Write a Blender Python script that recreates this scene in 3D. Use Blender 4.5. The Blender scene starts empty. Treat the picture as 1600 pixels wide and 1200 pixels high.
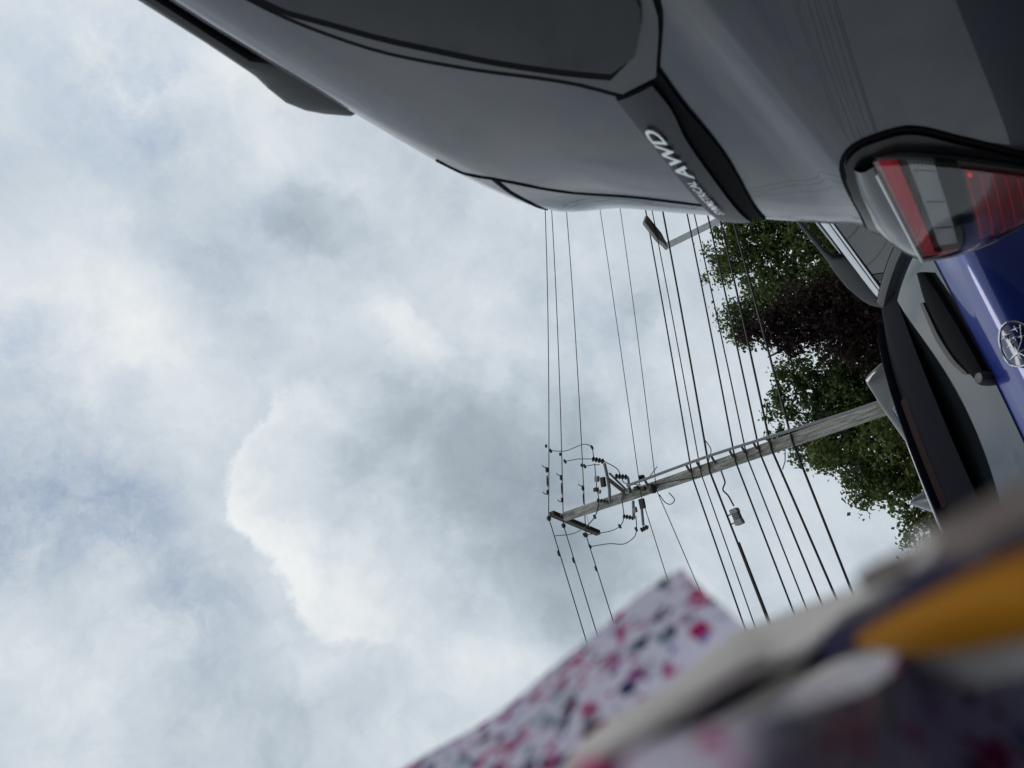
import bpy, bmesh, math, random
from mathutils import Vector, Matrix
from mathutils.bvhtree import BVHTree

R = math.radians
random.seed(7)
scene = bpy.context.scene
COL = scene.collection

# ------------------------------------------------------------------ camera
# phone held on its side inside a bag: about a metre above the asphalt, looking up
CAM_H, PITCH, ROLL = 1.071, 0.553, 0.498
FW = Vector((0, math.cos(PITCH), math.sin(PITCH)))
UP0 = Vector((0, -math.sin(PITCH), math.cos(PITCH)))
RT0 = Vector((1, 0, 0))
c_, s_ = math.cos(ROLL), math.sin(ROLL)
IX = -c_ * UP0 - s_ * RT0          # picture right
IY = s_ * UP0 - c_ * RT0           # picture down
cam_data = bpy.data.cameras.new('camera')
cam = bpy.data.objects.new('camera', cam_data)
COL.objects.link(cam)
m = Matrix((IX, -IY, -FW)).transposed().to_4x4()
m.translation = Vector((0, 0, CAM_H))
cam.matrix_world = m
cam_data.sensor_width = 36.0
cam_data.lens = 27.0
cam_data.clip_start = 0.005
cam_data.clip_end = 3000
cam_data.dof.use_dof = True
cam_data.dof.focus_distance = 9.0
cam_data.dof.aperture_fstop = 8.5
scene.camera = cam

# ------------------------------------------------------------------ world: cloudy sky
SUN_EL, SUN_AZ = R(56), R(75)
world = bpy.data.worlds.new('World')
scene.world = world
world.use_nodes = True
wt = world.node_tree
wt.nodes.clear()
world.cycles.sampling_method = 'MANUAL'
world.cycles.sample_map_resolution = 256


def wn(kind, **kw):
    n = wt.nodes.new(kind)
    for k, v in kw.items():
        setattr(n, k, v)
    return n


def wmath(op, a, b=None, clamp=False):
    n = wn('ShaderNodeMath', operation=op, use_clamp=clamp)
    for i, x in enumerate((a, b)):
        if x is None:
            continue
        if isinstance(x, (int, float)):
            n.inputs[i].default_value = x
        else:
            wt.links.new(x, n.inputs[i])
    return n.outputs[0]


def sky_dir(u, v):
    d = IX * ((u - 800) / 1200) + IY * ((v - 600) / 1200) + FW
    return d.normalized()


tc = wn('ShaderNodeTexCoord')
DIRV = tc.outputs['Generated']


def wnoise(scale, detail, rough, vec=None, offs=(0, 0, 0), col=False):
    mp = wn('ShaderNodeMapping')
    mp.inputs['Location'].default_value = offs
    wt.links.new(vec or DIRV, mp.inputs['Vector'])
    n = wn('ShaderNodeTexNoise')
    n.inputs['Scale'].default_value = scale
    n.inputs['Detail'].default_value = detail
    n.inputs['Roughness'].default_value = rough
    wt.links.new(mp.outputs[0], n.inputs['Vector'])
    return n.outputs['Color' if col else 'Fac']


def wwarp(vec, scale, amount, detail, offs):
    c = wnoise(scale, detail, 0.62, vec, offs, col=True)
    s = wn('ShaderNodeVectorMath', operation='SUBTRACT')
    wt.links.new(c, s.inputs[0])
    s.inputs[1].default_value = (0.5, 0.5, 0.5)
    k = wn('ShaderNodeVectorMath', operation='SCALE')
    wt.links.new(s.outputs[0], k.inputs[0])
    k.inputs['Scale'].default_value = amount
    a = wn('ShaderNodeVectorMath', operation='ADD')
    wt.links.new(vec, a.inputs[0])
    wt.links.new(k.outputs[0], a.inputs[1])
    return a.outputs[0]


WARP = wwarp(DIRV, 3.2, 0.22, 4, (3.1, 0.4, 1.7))
WARP2 = wwarp(DIRV, 8.0, 0.12, 6, (0.3, 5.2, 2.2))


def blob(vec, u, v, r_in, r_out):
    d = wn('ShaderNodeVectorMath', operation='DISTANCE')
    wt.links.new(vec, d.inputs[0])
    d.inputs[1].default_value = sky_dir(u, v)
    mr = wn('ShaderNodeMapRange', interpolation_type='SMOOTHSTEP')
    wt.links.new(d.outputs['Value'], mr.inputs['Value'])
    mr.inputs['From Min'].default_value = r_out / 1200
    mr.inputs['From Max'].default_value = r_in / 1200
    return mr.outputs[0]


def total(items):
    acc = None
    for w, b in items:
        t = wmath('MULTIPLY', b, w)
        acc = t if acc is None else wmath('ADD', acc, t)
    return acc


# the broad light and dark masses of the cloud deck
lum = total([
    (0.16, blob(WARP, 60, 470, 20, 230)), (0.10, blob(WARP, 230, 620, 20, 200)),
    (0.10, blob(WARP, 330, 120, 20, 260)), (0.08, blob(WARP, 470, 250, 10, 150)),
    (-0.07, blob(WARP, 330, 330, 10, 200)), (-0.09, blob(WARP, 470, 340, 10, 110)),
    (-0.10, blob(WARP, 420, 430, 10, 170)),
    (0.08, blob(WARP, 520, 800, 20, 240)), (0.13, blob(WARP, 600, 940, 10, 170)),
    (-0.28, blob(WARP, 790, 760, 30, 310)), (-0.12, blob(WARP, 620, 640, 10, 150)),
    (-0.14, blob(WARP, 930, 900, 20, 260)),
    (0.10, blob(WARP, 740, 520, 10, 170)), (0.10, blob(WARP, 960, 640, 10, 210)),
    (0.08, blob(WARP, 1250, 860, 20, 220)), (0.13, blob(WARP, 760, 1060, 10, 150)),
    (-0.08, blob(WARP, 620, 1010, 10, 130)), (-0.08, blob(WARP, 430, 1090, 10, 170)),
    (0.05, blob(WARP, 150, 1080, 10, 200)), (-0.05, blob(WARP, 950, 420, 10, 180)),
])
# one cumulus with a crisp edge in front of the deck
edge = None
for (u, v, r) in ((520, 745, 150), (560, 850, 125), (650, 900, 115), (640, 700, 170), (760, 930, 130), (760, 800, 210)):
    b = blob(WARP2, u, v, r - 9, r + 9)
    edge = b if edge is None else wmath('MAXIMUM', edge, b)
rim = None
for (u, v, r) in ((520, 745, 150), (560, 850, 125), (650, 900, 115), (640, 700, 170), (760, 930, 130), (760, 800, 210)):
    b = blob(WARP2, u, v, r * 0.25, r + 10)
    rim = b if rim is None else wmath('MAXIMUM', rim, b)
front = blob(DIRV, 440, 830, 60, 330)
puff = wmath('MULTIPLY', wmath('MULTIPLY', edge, front), wmath('SUBTRACT', 0.25, wmath('MULTIPLY', rim, 0.24)))
cl2 = None
for (u, v, r) in ((480, 335, 62), (530, 345, 50), (430, 320, 34)):
    b = blob(WARP2, u, v, r - 16, r + 16)
    cl2 = b if cl2 is None else wmath('MAXIMUM', cl2, b)
wis = None
for (u, v, r) in ((640, 530, 46), (700, 575, 40), (770, 560, 52), (590, 500, 30)):
    b = blob(WARP2, u, v, r - 14, r + 14)
    wis = b if wis is None else wmath('MAXIMUM', wis, b)
puff = wmath('ADD', puff, wmath('ADD', wmath('MULTIPLY', cl2, -0.085), wmath('MULTIPLY', wis, 0.06)))
fb1 = wmath('MULTIPLY', wmath('SUBTRACT', wnoise(4.2, 5, 0.60, WARP2, (1.2, 7.1, 0.2)), 0.5), 0.52)
fb2 = wmath('MULTIPLY', wmath('SUBTRACT', wnoise(13.0, 4, 0.60, WARP2, (8.2, 1.1, 4.2)), 0.5), 0.34)
L = wmath('ADD', wmath('ADD', wmath('ADD', lum, puff), wmath('ADD', fb1, fb2)), 0.565)
ramp = wn('ShaderNodeValToRGB')
wt.links.new(L, ramp.inputs['Fac'])
el = ramp.color_ramp.elements
el[0].position, el[0].color = 0.18, (0.285, 0.345, 0.400, 1)
el[1].position, el[1].color = 0.86, (0.86, 0.88, 0.885, 1)
for p_, c in ((0.36, (0.390, 0.455, 0.515, 1)), (0.52, (0.540, 0.610, 0.675, 1)), (0.68, (0.690, 0.745, 0.790, 1))):
    e = el.new(p_)
    e.color = c
# thin places where the blue behind shows
blue = total([(0.75, blob(WARP, 130, 130, 5, 200)), (1.1, blob(WARP, -10, 780, 10, 230)),
              (0.7, blob(WARP, 10, 560, 5, 120)), (0.45, blob(WARP, 330, 960, 5, 130)),
              (0.35, blob(WARP, 900, 500, 5, 110)), (0.45, blob(WARP, 220, 860, 5, 120)),
              (0.28, blob(WARP, 60, 250, 5, 260)), (0.22, blob(WARP, 400, 450, 5, 300))])
bmask = wmath('MULTIPLY', blue, wmath('MULTIPLY', wmath('SUBTRACT', wnoise(11, 5, 0.68, WARP2, (4, 4, 1)), 0.33), 2.6, True), True)
sky = wn('ShaderNodeTexSky', sky_type='NISHITA', sun_disc=False)
sky.sun_elevation = SUN_EL
sky.sun_rotation = SUN_AZ
sky.air_density = 1.0
sky.dust_density = 2.0
hsv = wn('ShaderNodeHueSaturation')
hsv.inputs['Saturation'].default_value = 1.35
hsv.inputs['Value'].default_value = 1.05
wt.links.new(sky.outputs[0], hsv.inputs['Color'])
scl = wn('ShaderNodeVectorMath', operation='SCALE')
wt.links.new(ramp.outputs[0], scl.inputs[0])
scl.inputs['Scale'].default_value = 10.0
mix = wn('ShaderNodeMix', data_type='RGBA')
wt.links.new(bmask, mix.inputs[0])
wt.links.new(scl.outputs[0], mix.inputs[6])
tint = wn('ShaderNodeVectorMath', operation='MULTIPLY')
wt.links.new(hsv.outputs[0], tint.inputs[0])
tint.inputs[1].default_value = (0.86, 1.0, 0.98)
wt.links.new(tint.outputs[0], mix.inputs[7])
bg = wn('ShaderNodeBackground')
bg.inputs['Strength'].default_value = 0.1
wt.links.new(mix.outputs[2], bg.inputs['Color'])
wo = wn('ShaderNodeOutputWorld')
wt.links.new(bg.outputs[0], wo.inputs[0])

sun_data = bpy.data.lights.new('sun', 'SUN')
sun_data.energy = 0.9
sun_data.angle = R(25)
sun_data.color = (1.0, 0.95, 0.88)
sun = bpy.data.objects.new('sun', sun_data)
COL.objects.link(sun)
sun.rotation_euler = Vector((math.sin(SUN_AZ) * math.cos(SUN_EL), math.cos(SUN_AZ) * math.cos(SUN_EL), math.sin(SUN_EL))).to_track_quat('Z', 'Y').to_euler()

vs = scene.view_settings
vs.view_transform = 'Standard'
vs.look = 'None'
vs.exposure = 0.0
vs.gamma = 1.0
vs.use_curve_mapping = False

# ------------------------------------------------------------------ helpers
def tag(o, label=None, cat=None, group=None, kind=None):
    for k, v in (('label', label), ('category', cat), ('group', group), ('kind', kind)):
        if v:
            o[k] = v
    return o


def empty(name, loc=(0, 0, 0), rz=0.0):
    o = bpy.data.objects.new(name, None)
    COL.objects.link(o)
    o.location = loc
    o.rotation_euler = (0, 0, rz)
    return o


class MB:
    """collects vertices and faces of ONE mesh"""

    def __init__(self):
        self.v, self.f = [], []

    def add(self, verts, faces):
        b = len(self.v)
        self.v += [tuple(p) for p in verts]
        self.f += [tuple(i + b for i in q) for q in faces]
        return self

    def box(self, c, size, rot=None):
        hx, hy, hz = size[0] / 2, size[1] / 2, size[2] / 2
        vs_ = [Vector((x, y, z)) for x in (-hx, hx) for y in (-hy, hy) for z in (-hz, hz)]
        if rot is not None:
            vs_ = [rot @ p for p in vs_]
        c = Vector(c)
        return self.add([p + c for p in vs_], [(0, 1, 3, 2), (4, 6, 7, 5), (0, 4, 5, 1), (2, 3, 7, 6), (0, 2, 6, 4), (1, 5, 7, 3)])

    def bar(self, a, b, w, h, up=(0, 0, 1)):
        a, b = Vector(a), Vector(b)
        d = (b - a)
        ln = d.length
        d.normalize()
        x = d.cross(Vector(up))
        if x.length < 1e-4:
            x = d.cross(Vector((1, 0, 0)))
        x.normalize()
        z = x.cross(d)
        return self.box((a + b) / 2, (w, ln, h), Matrix((x, d, z)).transposed())

    def tube(self, pts, r, n=8, caps=True):
        pts = [Vector(p) for p in pts]
        rs = r if isinstance(r, (list, tuple)) else [r] * len(pts)
        vs_, fs = [], []
        prev = None
        for i, p in enumerate(pts):
            t = (pts[min(i + 1, len(pts) - 1)] - pts[max(i - 1, 0)]).normalized()
            if prev is None:
                x = t.cross(Vector((0, 0, 1)))
                if x.length < 1e-3:
                    x = t.cross(Vector((1, 0, 0)))
            else:
                x = prev - t * prev.dot(t)
            x.normalize()
            prev = x
            y = t.cross(x)
            for k in range(n):
                a = 2 * math.pi * k / n
                vs_.append(p + (x * math.cos(a) + y * math.sin(a)) * rs[i])
        for i in range(len(pts) - 1):
            for k in range(n):
                k2 = (k + 1) % n
                fs.append((i * n + k, i * n + k2, (i + 1) * n + k2, (i + 1) * n + k))
        if caps:
            fs.append(tuple(range(n))[::-1])
            fs.append(tuple((len(pts) - 1) * n + k for k in range(n)))
        return self.add(vs_, fs)

    def grid(self, rows, closed=False):
        nr, nc = len(rows), len(rows[0])
        fs = []
        for i in range(nr - 1):
            for j in range(nc if closed else nc - 1):
                j2 = (j + 1) % nc
                fs.append((i * nc + j, i * nc + j2, (i + 1) * nc + j2, (i + 1) * nc + j))
        return self.add([p for r_ in rows for p in r_], fs)

    def lathe(self, prof, n=32, axis='x', c=(0, 0, 0)):
        rows = []
        for (r_, h) in prof:
            row = []
            for k in range(n):
                a = 2 * math.pi * k / n
                p = (h, r_ * math.cos(a), r_ * math.sin(a)) if axis == 'x' else (r_ * math.cos(a), r_ * math.sin(a), h)
                row.append((p[0] + c[0], p[1] + c[1], p[2] + c[2]))
            rows.append(row)
        return self.grid(rows, True)

    def build(self, name, mat, parent=None, smooth=True, bevel=0.0, angle=35, sub=0):
        me = bpy.data.meshes.new(name)
        me.from_pydata(self.v, [], self.f)
        bm = bmesh.new()
        bm.from_mesh(me)
        bmesh.ops.remove_doubles(bm, verts=bm.verts, dist=1e-5)
        bmesh.ops.recalc_face_normals(bm, faces=bm.faces)
        bm.to_mesh(me)
        bm.free()
        o = bpy.data.objects.new(name, me)
        COL.objects.link(o)
        if mat:
            me.materials.append(mat)
        if parent:
            o.parent = parent
        if smooth:
            me.shade_smooth()
            me.set_sharp_from_angle(angle=R(angle))
        if bevel:
            b = o.modifiers.new('bevel', 'BEVEL')
            b.width = bevel
            b.segments = 2
            b.limit_method = 'ANGLE'
        if sub:
            q = o.modifiers.new('sub', 'SUBSURF')
            q.levels = q.render_levels = sub
        return o


def interp(tab, x):
    """smooth (Catmull-Rom / monotone-ish) interpolation in a table of (x, y)"""
    if x <= tab[0][0]:
        return tab[0][1]
    if x >= tab[-1][0]:
        return tab[-1][1]
    for i in range(len(tab) - 1):
        x0, y0 = tab[i]
        x1, y1 = tab[i + 1]
        if x0 <= x <= x1:
            def slope(j):
                if j == 0 or j == len(tab) - 1:
                    k = 0 if j == 0 else j - 1
                    return (tab[k + 1][1] - tab[k][1]) / (tab[k + 1][0] - tab[k][0])
                a = (tab[j][1] - tab[j - 1][1]) / (tab[j][0] - tab[j - 1][0])
                b = (tab[j + 1][1] - tab[j][1]) / (tab[j + 1][0] - tab[j][0])
                return 0 if a * b <= 0 else 2 * a * b / (a + b)
            h = x1 - x0
            t = (x - x0) / h
            m0, m1 = slope(i) * h, slope(i + 1) * h
            return (2 * t ** 3 - 3 * t * t + 1) * y0 + (t ** 3 - 2 * t * t + t) * m0 + (-2 * t ** 3 + 3 * t * t) * y1 + (t ** 3 - t * t) * m1
    return tab[-1][1]


def resample(pts, n, smooth=True):
    pts = [Vector(p) for p in pts]
    d = [0.0]
    for a, b in zip(pts, pts[1:]):
        d.append(d[-1] + max((b - a).length, 1e-6))
    dims = len(pts[0])
    out = []
    for k in range(n):
        x = d[-1] * k / (n - 1)
        if smooth and len(pts) > 2:
            out.append(Vector([interp([(d[i], pts[i][j]) for i in range(len(pts))], x) for j in range(dims)]))
        else:
            i = 0
            while i < len(pts) - 2 and d[i + 1] < x:
                i += 1
            out.append(pts[i].lerp(pts[i + 1], (x - d[i]) / (d[i + 1] - d[i])))
    return out


# ------------------------------------------------------------------ materials
MATS = {}


def mat(name, col, rough=0.5, metal=0.0, coat=0.0, noise=None, bump=None, emis=None, spec=0.5, trans=0.0, coat_rough=0.03):
    """noise = (scale, second colour, contrast); bump = (scale, strength)"""
    if name in MATS:
        return MATS[name]
    m_ = bpy.data.materials.new(name)
    m_.use_nodes = True
    nt = m_.node_tree
    b = nt.nodes['Principled BSDF']
    b.inputs['Base Color'].default_value = (*col, 1)
    b.inputs['Roughness'].default_value = rough
    b.inputs['Metallic'].default_value = metal
    b.inputs['Coat Weight'].default_value = coat
    b.inputs['Coat Roughness'].default_value = coat_rough
    b.inputs['Specular IOR Level'].default_value = spec
    b.inputs['Transmission Weight'].default_value = trans
    tcn = nt.nodes.new('ShaderNodeTexCoord')
    if noise:
        n = nt.nodes.new('ShaderNodeTexNoise')
        n.inputs['Scale'].default_value = noise[0]
        n.inputs['Detail'].default_value = 6
        n.inputs['Roughness'].default_value = 0.65
        nt.links.new(tcn.outputs['Object'], n.inputs['Vector'])
        cr = nt.nodes.new('ShaderNodeValToRGB')
        w = noise[2] if len(noise) > 2 else 0.25
        cr.color_ramp.elements[0].position = 0.5 - w
        cr.color_ramp.elements[1].position = 0.5 + w
        cr.color_ramp.elements[0].color = (*col, 1)
        cr.color_ramp.elements[1].color = (*noise[1], 1)
        nt.links.new(n.outputs['Fac'], cr.inputs['Fac'])
        nt.links.new(cr.outputs[0], b.inputs['Base Color'])
    if bump:
        n = nt.nodes.new('ShaderNodeTexNoise')
        n.inputs['Scale'].default_value = bump[0]
        n.inputs['Detail'].default_value = 4
        nt.links.new(tcn.outputs['Object'], n.inputs['Vector'])
        bp = nt.nodes.new('ShaderNodeBump')
        bp.inputs['Strength'].default_value = bump[1]
        bp.inputs['Distance'].default_value = bump[2] if len(bump) > 2 else 0.01
        nt.links.new(n.outputs['Fac'], bp.inputs['Height'])
        nt.links.new(bp.outputs[0], b.inputs['Normal'])
    if emis:
        b.inputs['Emission Color'].default_value = (*emis[0], 1)
        b.inputs['Emission Strength'].default_value = emis[1]
    MATS[name] = m_
    return m_


def dirt_roughness(m_, scale, lo, hi):
    """uneven gloss: a film of dust and water marks"""
    nt = m_.node_tree
    b = nt.nodes['Principled BSDF']
    tcn = nt.nodes.new('ShaderNodeTexCoord')
    n = nt.nodes.new('ShaderNodeTexNoise')
    n.inputs['Scale'].default_value = scale
    n.inputs['Detail'].default_value = 7
    n.inputs['Roughness'].default_value = 0.7
    nt.links.new(tcn.outputs['Object'], n.inputs['Vector'])
    mr = nt.nodes.new('ShaderNodeMapRange')
    mr.inputs['From Min'].default_value = 0.35
    mr.inputs['From Max'].default_value = 0.7
    mr.inputs['To Min'].default_value = lo
    mr.inputs['To Max'].default_value = hi
    nt.links.new(n.outputs['Fac'], mr.inputs['Value'])
    nt.links.new(mr.outputs[0], b.inputs['Roughness'])
    return m_


GREY = dirt_roughness(mat('grey_metallic_paint', (0.011, 0.015, 0.026), 0.35, 0.2, 0.75, spec=0.3, bump=(500, 0.012, 0.001)), 9, 0.28, 0.42)
BLUE = dirt_roughness(mat('blue_metallic_paint', (0.010, 0.026, 0.190), 0.35, 0.3, 1.0), 9, 0.3, 0.42)
CHAR = mat('charcoal_paint', (0.030, 0.033, 0.036), 0.35, 0.4, 1.0)
GLASS = mat('privacy_glass', (0.002, 0.004, 0.007), 0.02, 0, 0.0, spec=0.26)
REARGLASS = dirt_roughness(mat('rear_glass', (0.010, 0.012, 0.014), 0.05, 0, 0.0, spec=0.5), 6, 0.02, 0.14)
REARGLASS.node_tree.nodes['Principled BSDF'].inputs['IOR'].default_value = 2.3
SIDEGLASS = mat('side_glass', (0.014, 0.018, 0.020), 0.03, 0, 0.0, spec=0.5)
SIDEGLASS.node_tree.nodes['Principled BSDF'].inputs['IOR'].default_value = 1.75
RUBBER = mat('black_rubber', (0.004, 0.004, 0.005), 0.8, spec=0.08)
GAP = mat('panel_gap', (0.004, 0.004, 0.005), 0.9, spec=0.1)
PLASTIC = mat('black_plastic', (0.012, 0.013, 0.014), 0.5, noise=(40, (0.02, 0.021, 0.022)), bump=(220, 0.08, 0.002))
GLOSSBLACK = mat('gloss_black_trim', (0.010, 0.012, 0.015), 0.18, 0, 0.5)
SATINTRIM = mat('satin_dark_trim', (0.016, 0.019, 0.024), 0.42, 0.2, 0.3)
STRIP = mat('dark_strip', (0.008, 0.010, 0.014), 0.4, 0.0, 0.0, spec=0.3)
BEZEL = mat('lamp_bezel', (0.004, 0.005, 0.006), 0.25, 0.0, 0.0, spec=0.22)
CHROME = mat('chrome', (0.80, 0.81, 0.82), 0.22, 1.0)
SILVER = mat('silver_letter', (0.72, 0.74, 0.75), 0.35, 0.5)
TYRE = mat('tyre_rubber', (0.015, 0.015, 0.015), 0.85, bump=(60, 0.3))
ALLOY = mat('alloy_wheel', (0.35, 0.36, 0.37), 0.35, 0.9)

# ------------------------------------------------------------------ ground
ASPH = mat('asphalt', (0.045, 0.045, 0.047), 0.9, noise=(6, (0.065, 0.064, 0.062)), bump=(140, 0.5))
PAINT = mat('road_paint', (0.62, 0.62, 0.60), 0.8, noise=(14, (0.45, 0.45, 0.44)))
tag(MB().grid([[(x, y, 0) for x in range(-600, 601, 100)] for y in range(-600, 601, 100)]).build('asphalt_ground', ASPH, smooth=False), kind='structure')


# ------------------------------------------------------------------ cars
class Body:
    """car body as a stack of rounded plan outlines; local x = right, y = forward from the rear bumper, z = up"""

    def __init__(self, width, ztop, rear, s1, nrear, length, belt=0.95, zref=1.70, front_s=3.9):
        self.W, self.zt, self.rear = width, ztop, rear
        self.s1, self.n, self.len, self.belt, self.zref, self.fs = s1, nrear, length, belt, zref, front_s

    def outline(self, z0, k):
        w = interp(self.W, z0)
        r = interp(self.rear, z0)
        pts = []
        e = 2.0 / (interp(self.n, z0) if isinstance(self.n, (list, tuple)) else self.n)
        a = self.s1 - r
        nq = int(18 * k)
        for i in range(nq + 1):
            th = math.pi / 2 * (1 - i / nq)
            pts.append((w * math.cos(th) ** e if i else 0.0, self.s1 - a * math.sin(th) ** e))
        ns = int(20 * k)
        for i in range(1, ns):
            pts.append((w, self.s1 + (self.fs - self.s1) * i / ns))
        nf = int(12 * k)
        fa = self.len - self.fs
        for i in range(nf + 1):
            th = math.pi / 2 * i / nf
            pts.append((w * math.cos(th) ** 0.8 if i < nf else 0.0, self.fs + fa * math.sin(th) ** 0.8))
        return pts

    def level(self, z0, s):
        zt = interp(self.zt, s)
        if z0 <= self.belt:
            return z0
        return self.belt + (z0 - self.belt) * (zt - self.belt) / (self.zref - self.belt)

    def rows(self, k=1.0):
        zs = []
        zl = [p[0] for p in self.W]
        for a, b in zip(zl, zl[1:]):
            nn = max(1, int(round((b - a) / 0.03 * k)))
            zs += [a + (b - a) * i / nn for i in range(nn)]
        zs.append(zl[-1])
        out = []
        for z0 in zs:
            half = self.outline(z0, k)
            full = half + [(-x, y) for x, y in half[-2:0:-1]]
            out.append([(x, y, self.level(z0, y)) for x, y in full])
        return out

    def mesh(self, name, material, parent, k=1.0):
        mb = MB().grid(self.rows(k), True)
        o = mb.build(name, material, parent, angle=50)
        d = MB().grid(self.rows(2.0), True)
        self.bvh = BVHTree.FromPolygons(d.v, d.f)
        return o

    def side(self, s, z, off=0.0, sgn=1):
        hit = self.bvh.ray_cast(Vector((3 * sgn, s, z)), Vector((-sgn, 0, 0)))
        if hit[0] is None:
            hit = self.bvh.find_nearest(Vector((0.8 * sgn, s, z)))
        n = hit[1] if hit[1].x * sgn >= 0 else -hit[1]
        return hit[0] + n * off

    def back(self, l, z, off=0.0):
        hit = self.bvh.ray_cast(Vector((l, -3, z)), Vector((0, 1, 0)))
        if hit[0] is None:
            hit = self.bvh.find_nearest(Vector((l, 0, z)))
        n = hit[1] if hit[1].y <= 0 else -hit[1]
        return hit[0] + n * off

    def patch(self, ea, eb, off=0.004, depth=0.008, n=40, m_=10, how='side', sgn=1, smooth=True, crown=0.0):
        """a slab that follows the body between two edges given in (s, z) or (l, z)"""
        pr = (lambda a, b, o: self.side(a, b, o, sgn)) if how == 'side' else self.back
        A, B = resample(ea, n, smooth), resample(eb, n, smooth)
        top, bot = [], []
        for i in range(m_ + 1):
            t = i / m_
            pts = [a.lerp(b, t) for a, b in zip(A, B)]
            c = crown * 4 * t * (1 - t)
            top.append([pr(p[0], p[1], off + c) for p in pts])
            bot.append([pr(p[0], p[1], off - depth) for p in pts])
        mb = MB()
        mb.grid(top)
        ring_t = top[0] + [r_[-1] for r_ in top[1:]] + top[-1][-2::-1] + [r_[0] for r_ in top[-2:0:-1]]
        ring_b = bot[0] + [r_[-1] for r_ in bot[1:]] + bot[-1][-2::-1] + [r_[0] for r_ in bot[-2:0:-1]]
        mb.grid([ring_t, ring_b], True)
        return mb

    def seam(self, line, width, off=0.0015, n=40, how='side', sgn=1, smooth=True):
        P = resample(line, n, smooth)
        A, B = [], []
        for i, p in enumerate(P):
            t = (P[min(i + 1, n - 1)] - P[max(i - 1, 0)]).normalized()
            q = Vector((-t.y, t.x)) * width / 2
            A.append(p + q)
            B.append(p - q)
        return self.patch(A, B, off, 0.004, n, 2, how, sgn, False)


def wheel(parent, x, y, r=0.345, w=0.22):
    sg = 1 if x > 0 else -1
    t = MB().lathe([(r * 0.62, -w / 2), (r * 0.93, -w / 2), (r, -w / 2 + 0.03), (r, w / 2 - 0.03), (r * 0.93, w / 2), (r * 0.62, w / 2), (r * 0.62, -w / 2)], 40, 'x', (x, y, r)).build('wheel', TYRE, parent)
    rim = MB()
    rim.lathe([(r * 0.62, sg * (w / 2 - 0.005)), (r * 0.58, sg * (w / 2 - 0.01)), (r * 0.57, sg * 0.02), (0.0, sg * 0.02)], 40, 'x', (x, y, r))
    for k in range(5):
        a = 2 * math.pi * k / 5 + 0.3
        c, s = math.cos(a), math.sin(a)
        rim.bar((x + sg * (w / 2 - 0.03), y + c * 0.03, r + s * 0.03), (x + sg * (w / 2 - 0.015), y + c * r * 0.58, r + s * r * 0.58), 0.05, 0.02, (1, 0, 0))
    rim.lathe([(0.055, sg * (w / 2 - 0.045)), (0.05, sg * (w / 2 - 0.01)), (0.0, sg * (w / 2 - 0.01))], 20, 'x', (x, y, r))
    rim.build('rim', ALLOY, t)
    return t


def car_root(name, x, y, yaw):
    return empty(name, (x, y, 0), -yaw)


# ---- grey sport utility vehicle right beside the camera
suv = car_root('parked_suv', 0.540, 1.857, 2.523)
tag(suv, 'dark grey metallic sport utility vehicle with roof rail and AWD badge, nearest car', 'car')
SB = Body(width=[(0.28, .80), (0.40, .875), (0.60, .905), (0.80, .920), (0.95, .922), (1.06, .915), (1.13, .906), (1.156, .900), (1.163, .896), (1.200, .862), (1.22, .852), (1.28, .822), (1.38, .772), (1.50, .710), (1.60, .656), (1.645, .618), (1.667, .57), (1.685, .44), (1.695, .24), (1.70, 0.0)],
          ztop=[(0.0, 1.672), (0.3, 1.680), (0.6, 1.704), (1.0, 1.732), (1.8, 1.745), (2.5, 1.715), (2.9, 1.62), (3.5, 1.12), (4.0, 1.04), (4.6, .985)],
          rear=[(0.28, .08), (0.45, .0), (0.70, .0), (0.85, .02), (1.0, .03), (1.2, .04), (1.4, .07), (1.6, .10), (1.70, .13)],
          s1=0.80, nrear=[(0.3, 4.6), (1.0, 8.0), (1.15, 7.6), (1.25, 6.4), (1.4, 4.85), (1.55, 3.85), (1.7, 4.1)], length=4.62)
SB.mesh('body', GREY, suv, 1.3)

S_OUT_UP = [(0.606, 1.309), (0.645, 1.340), (0.726, 1.435), (0.794, 1.502), (0.849, 1.537), (0.892, 1.557), (0.928, 1.568), (1.05, 1.595), (1.40, 1.620), (2.6, 1.600)]
S_OUT_LO = [(0.624, 1.250), (0.722, 1.198), (0.90, 1.162), (1.05, 1.150), (1.40, 1.140), (2.6, 1.110)]
S_GL_UP = [(0.655, 1.287), (0.677, 1.318), (0.735, 1.385), (0.779, 1.427), (0.824, 1.468), (0.873, 1.505), (0.906, 1.530), (1.05, 1.567), (1.40, 1.595), (2.6, 1.575)]
S_GL_LO = [(0.668, 1.252), (0.727, 1.213), (0.90, 1.178), (1.05, 1.166), (1.40, 1.156), (2.6, 1.126)]


def shift(poly, d):
    P = [Vector(p) for p in poly]
    out = []
    for i, p in enumerate(P):
        t = (P[min(i + 1, len(P) - 1)] - P[max(i - 1, 0)]).normalized()
        out.append(p + Vector((t.y, -t.x)) * d)
    return out


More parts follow.
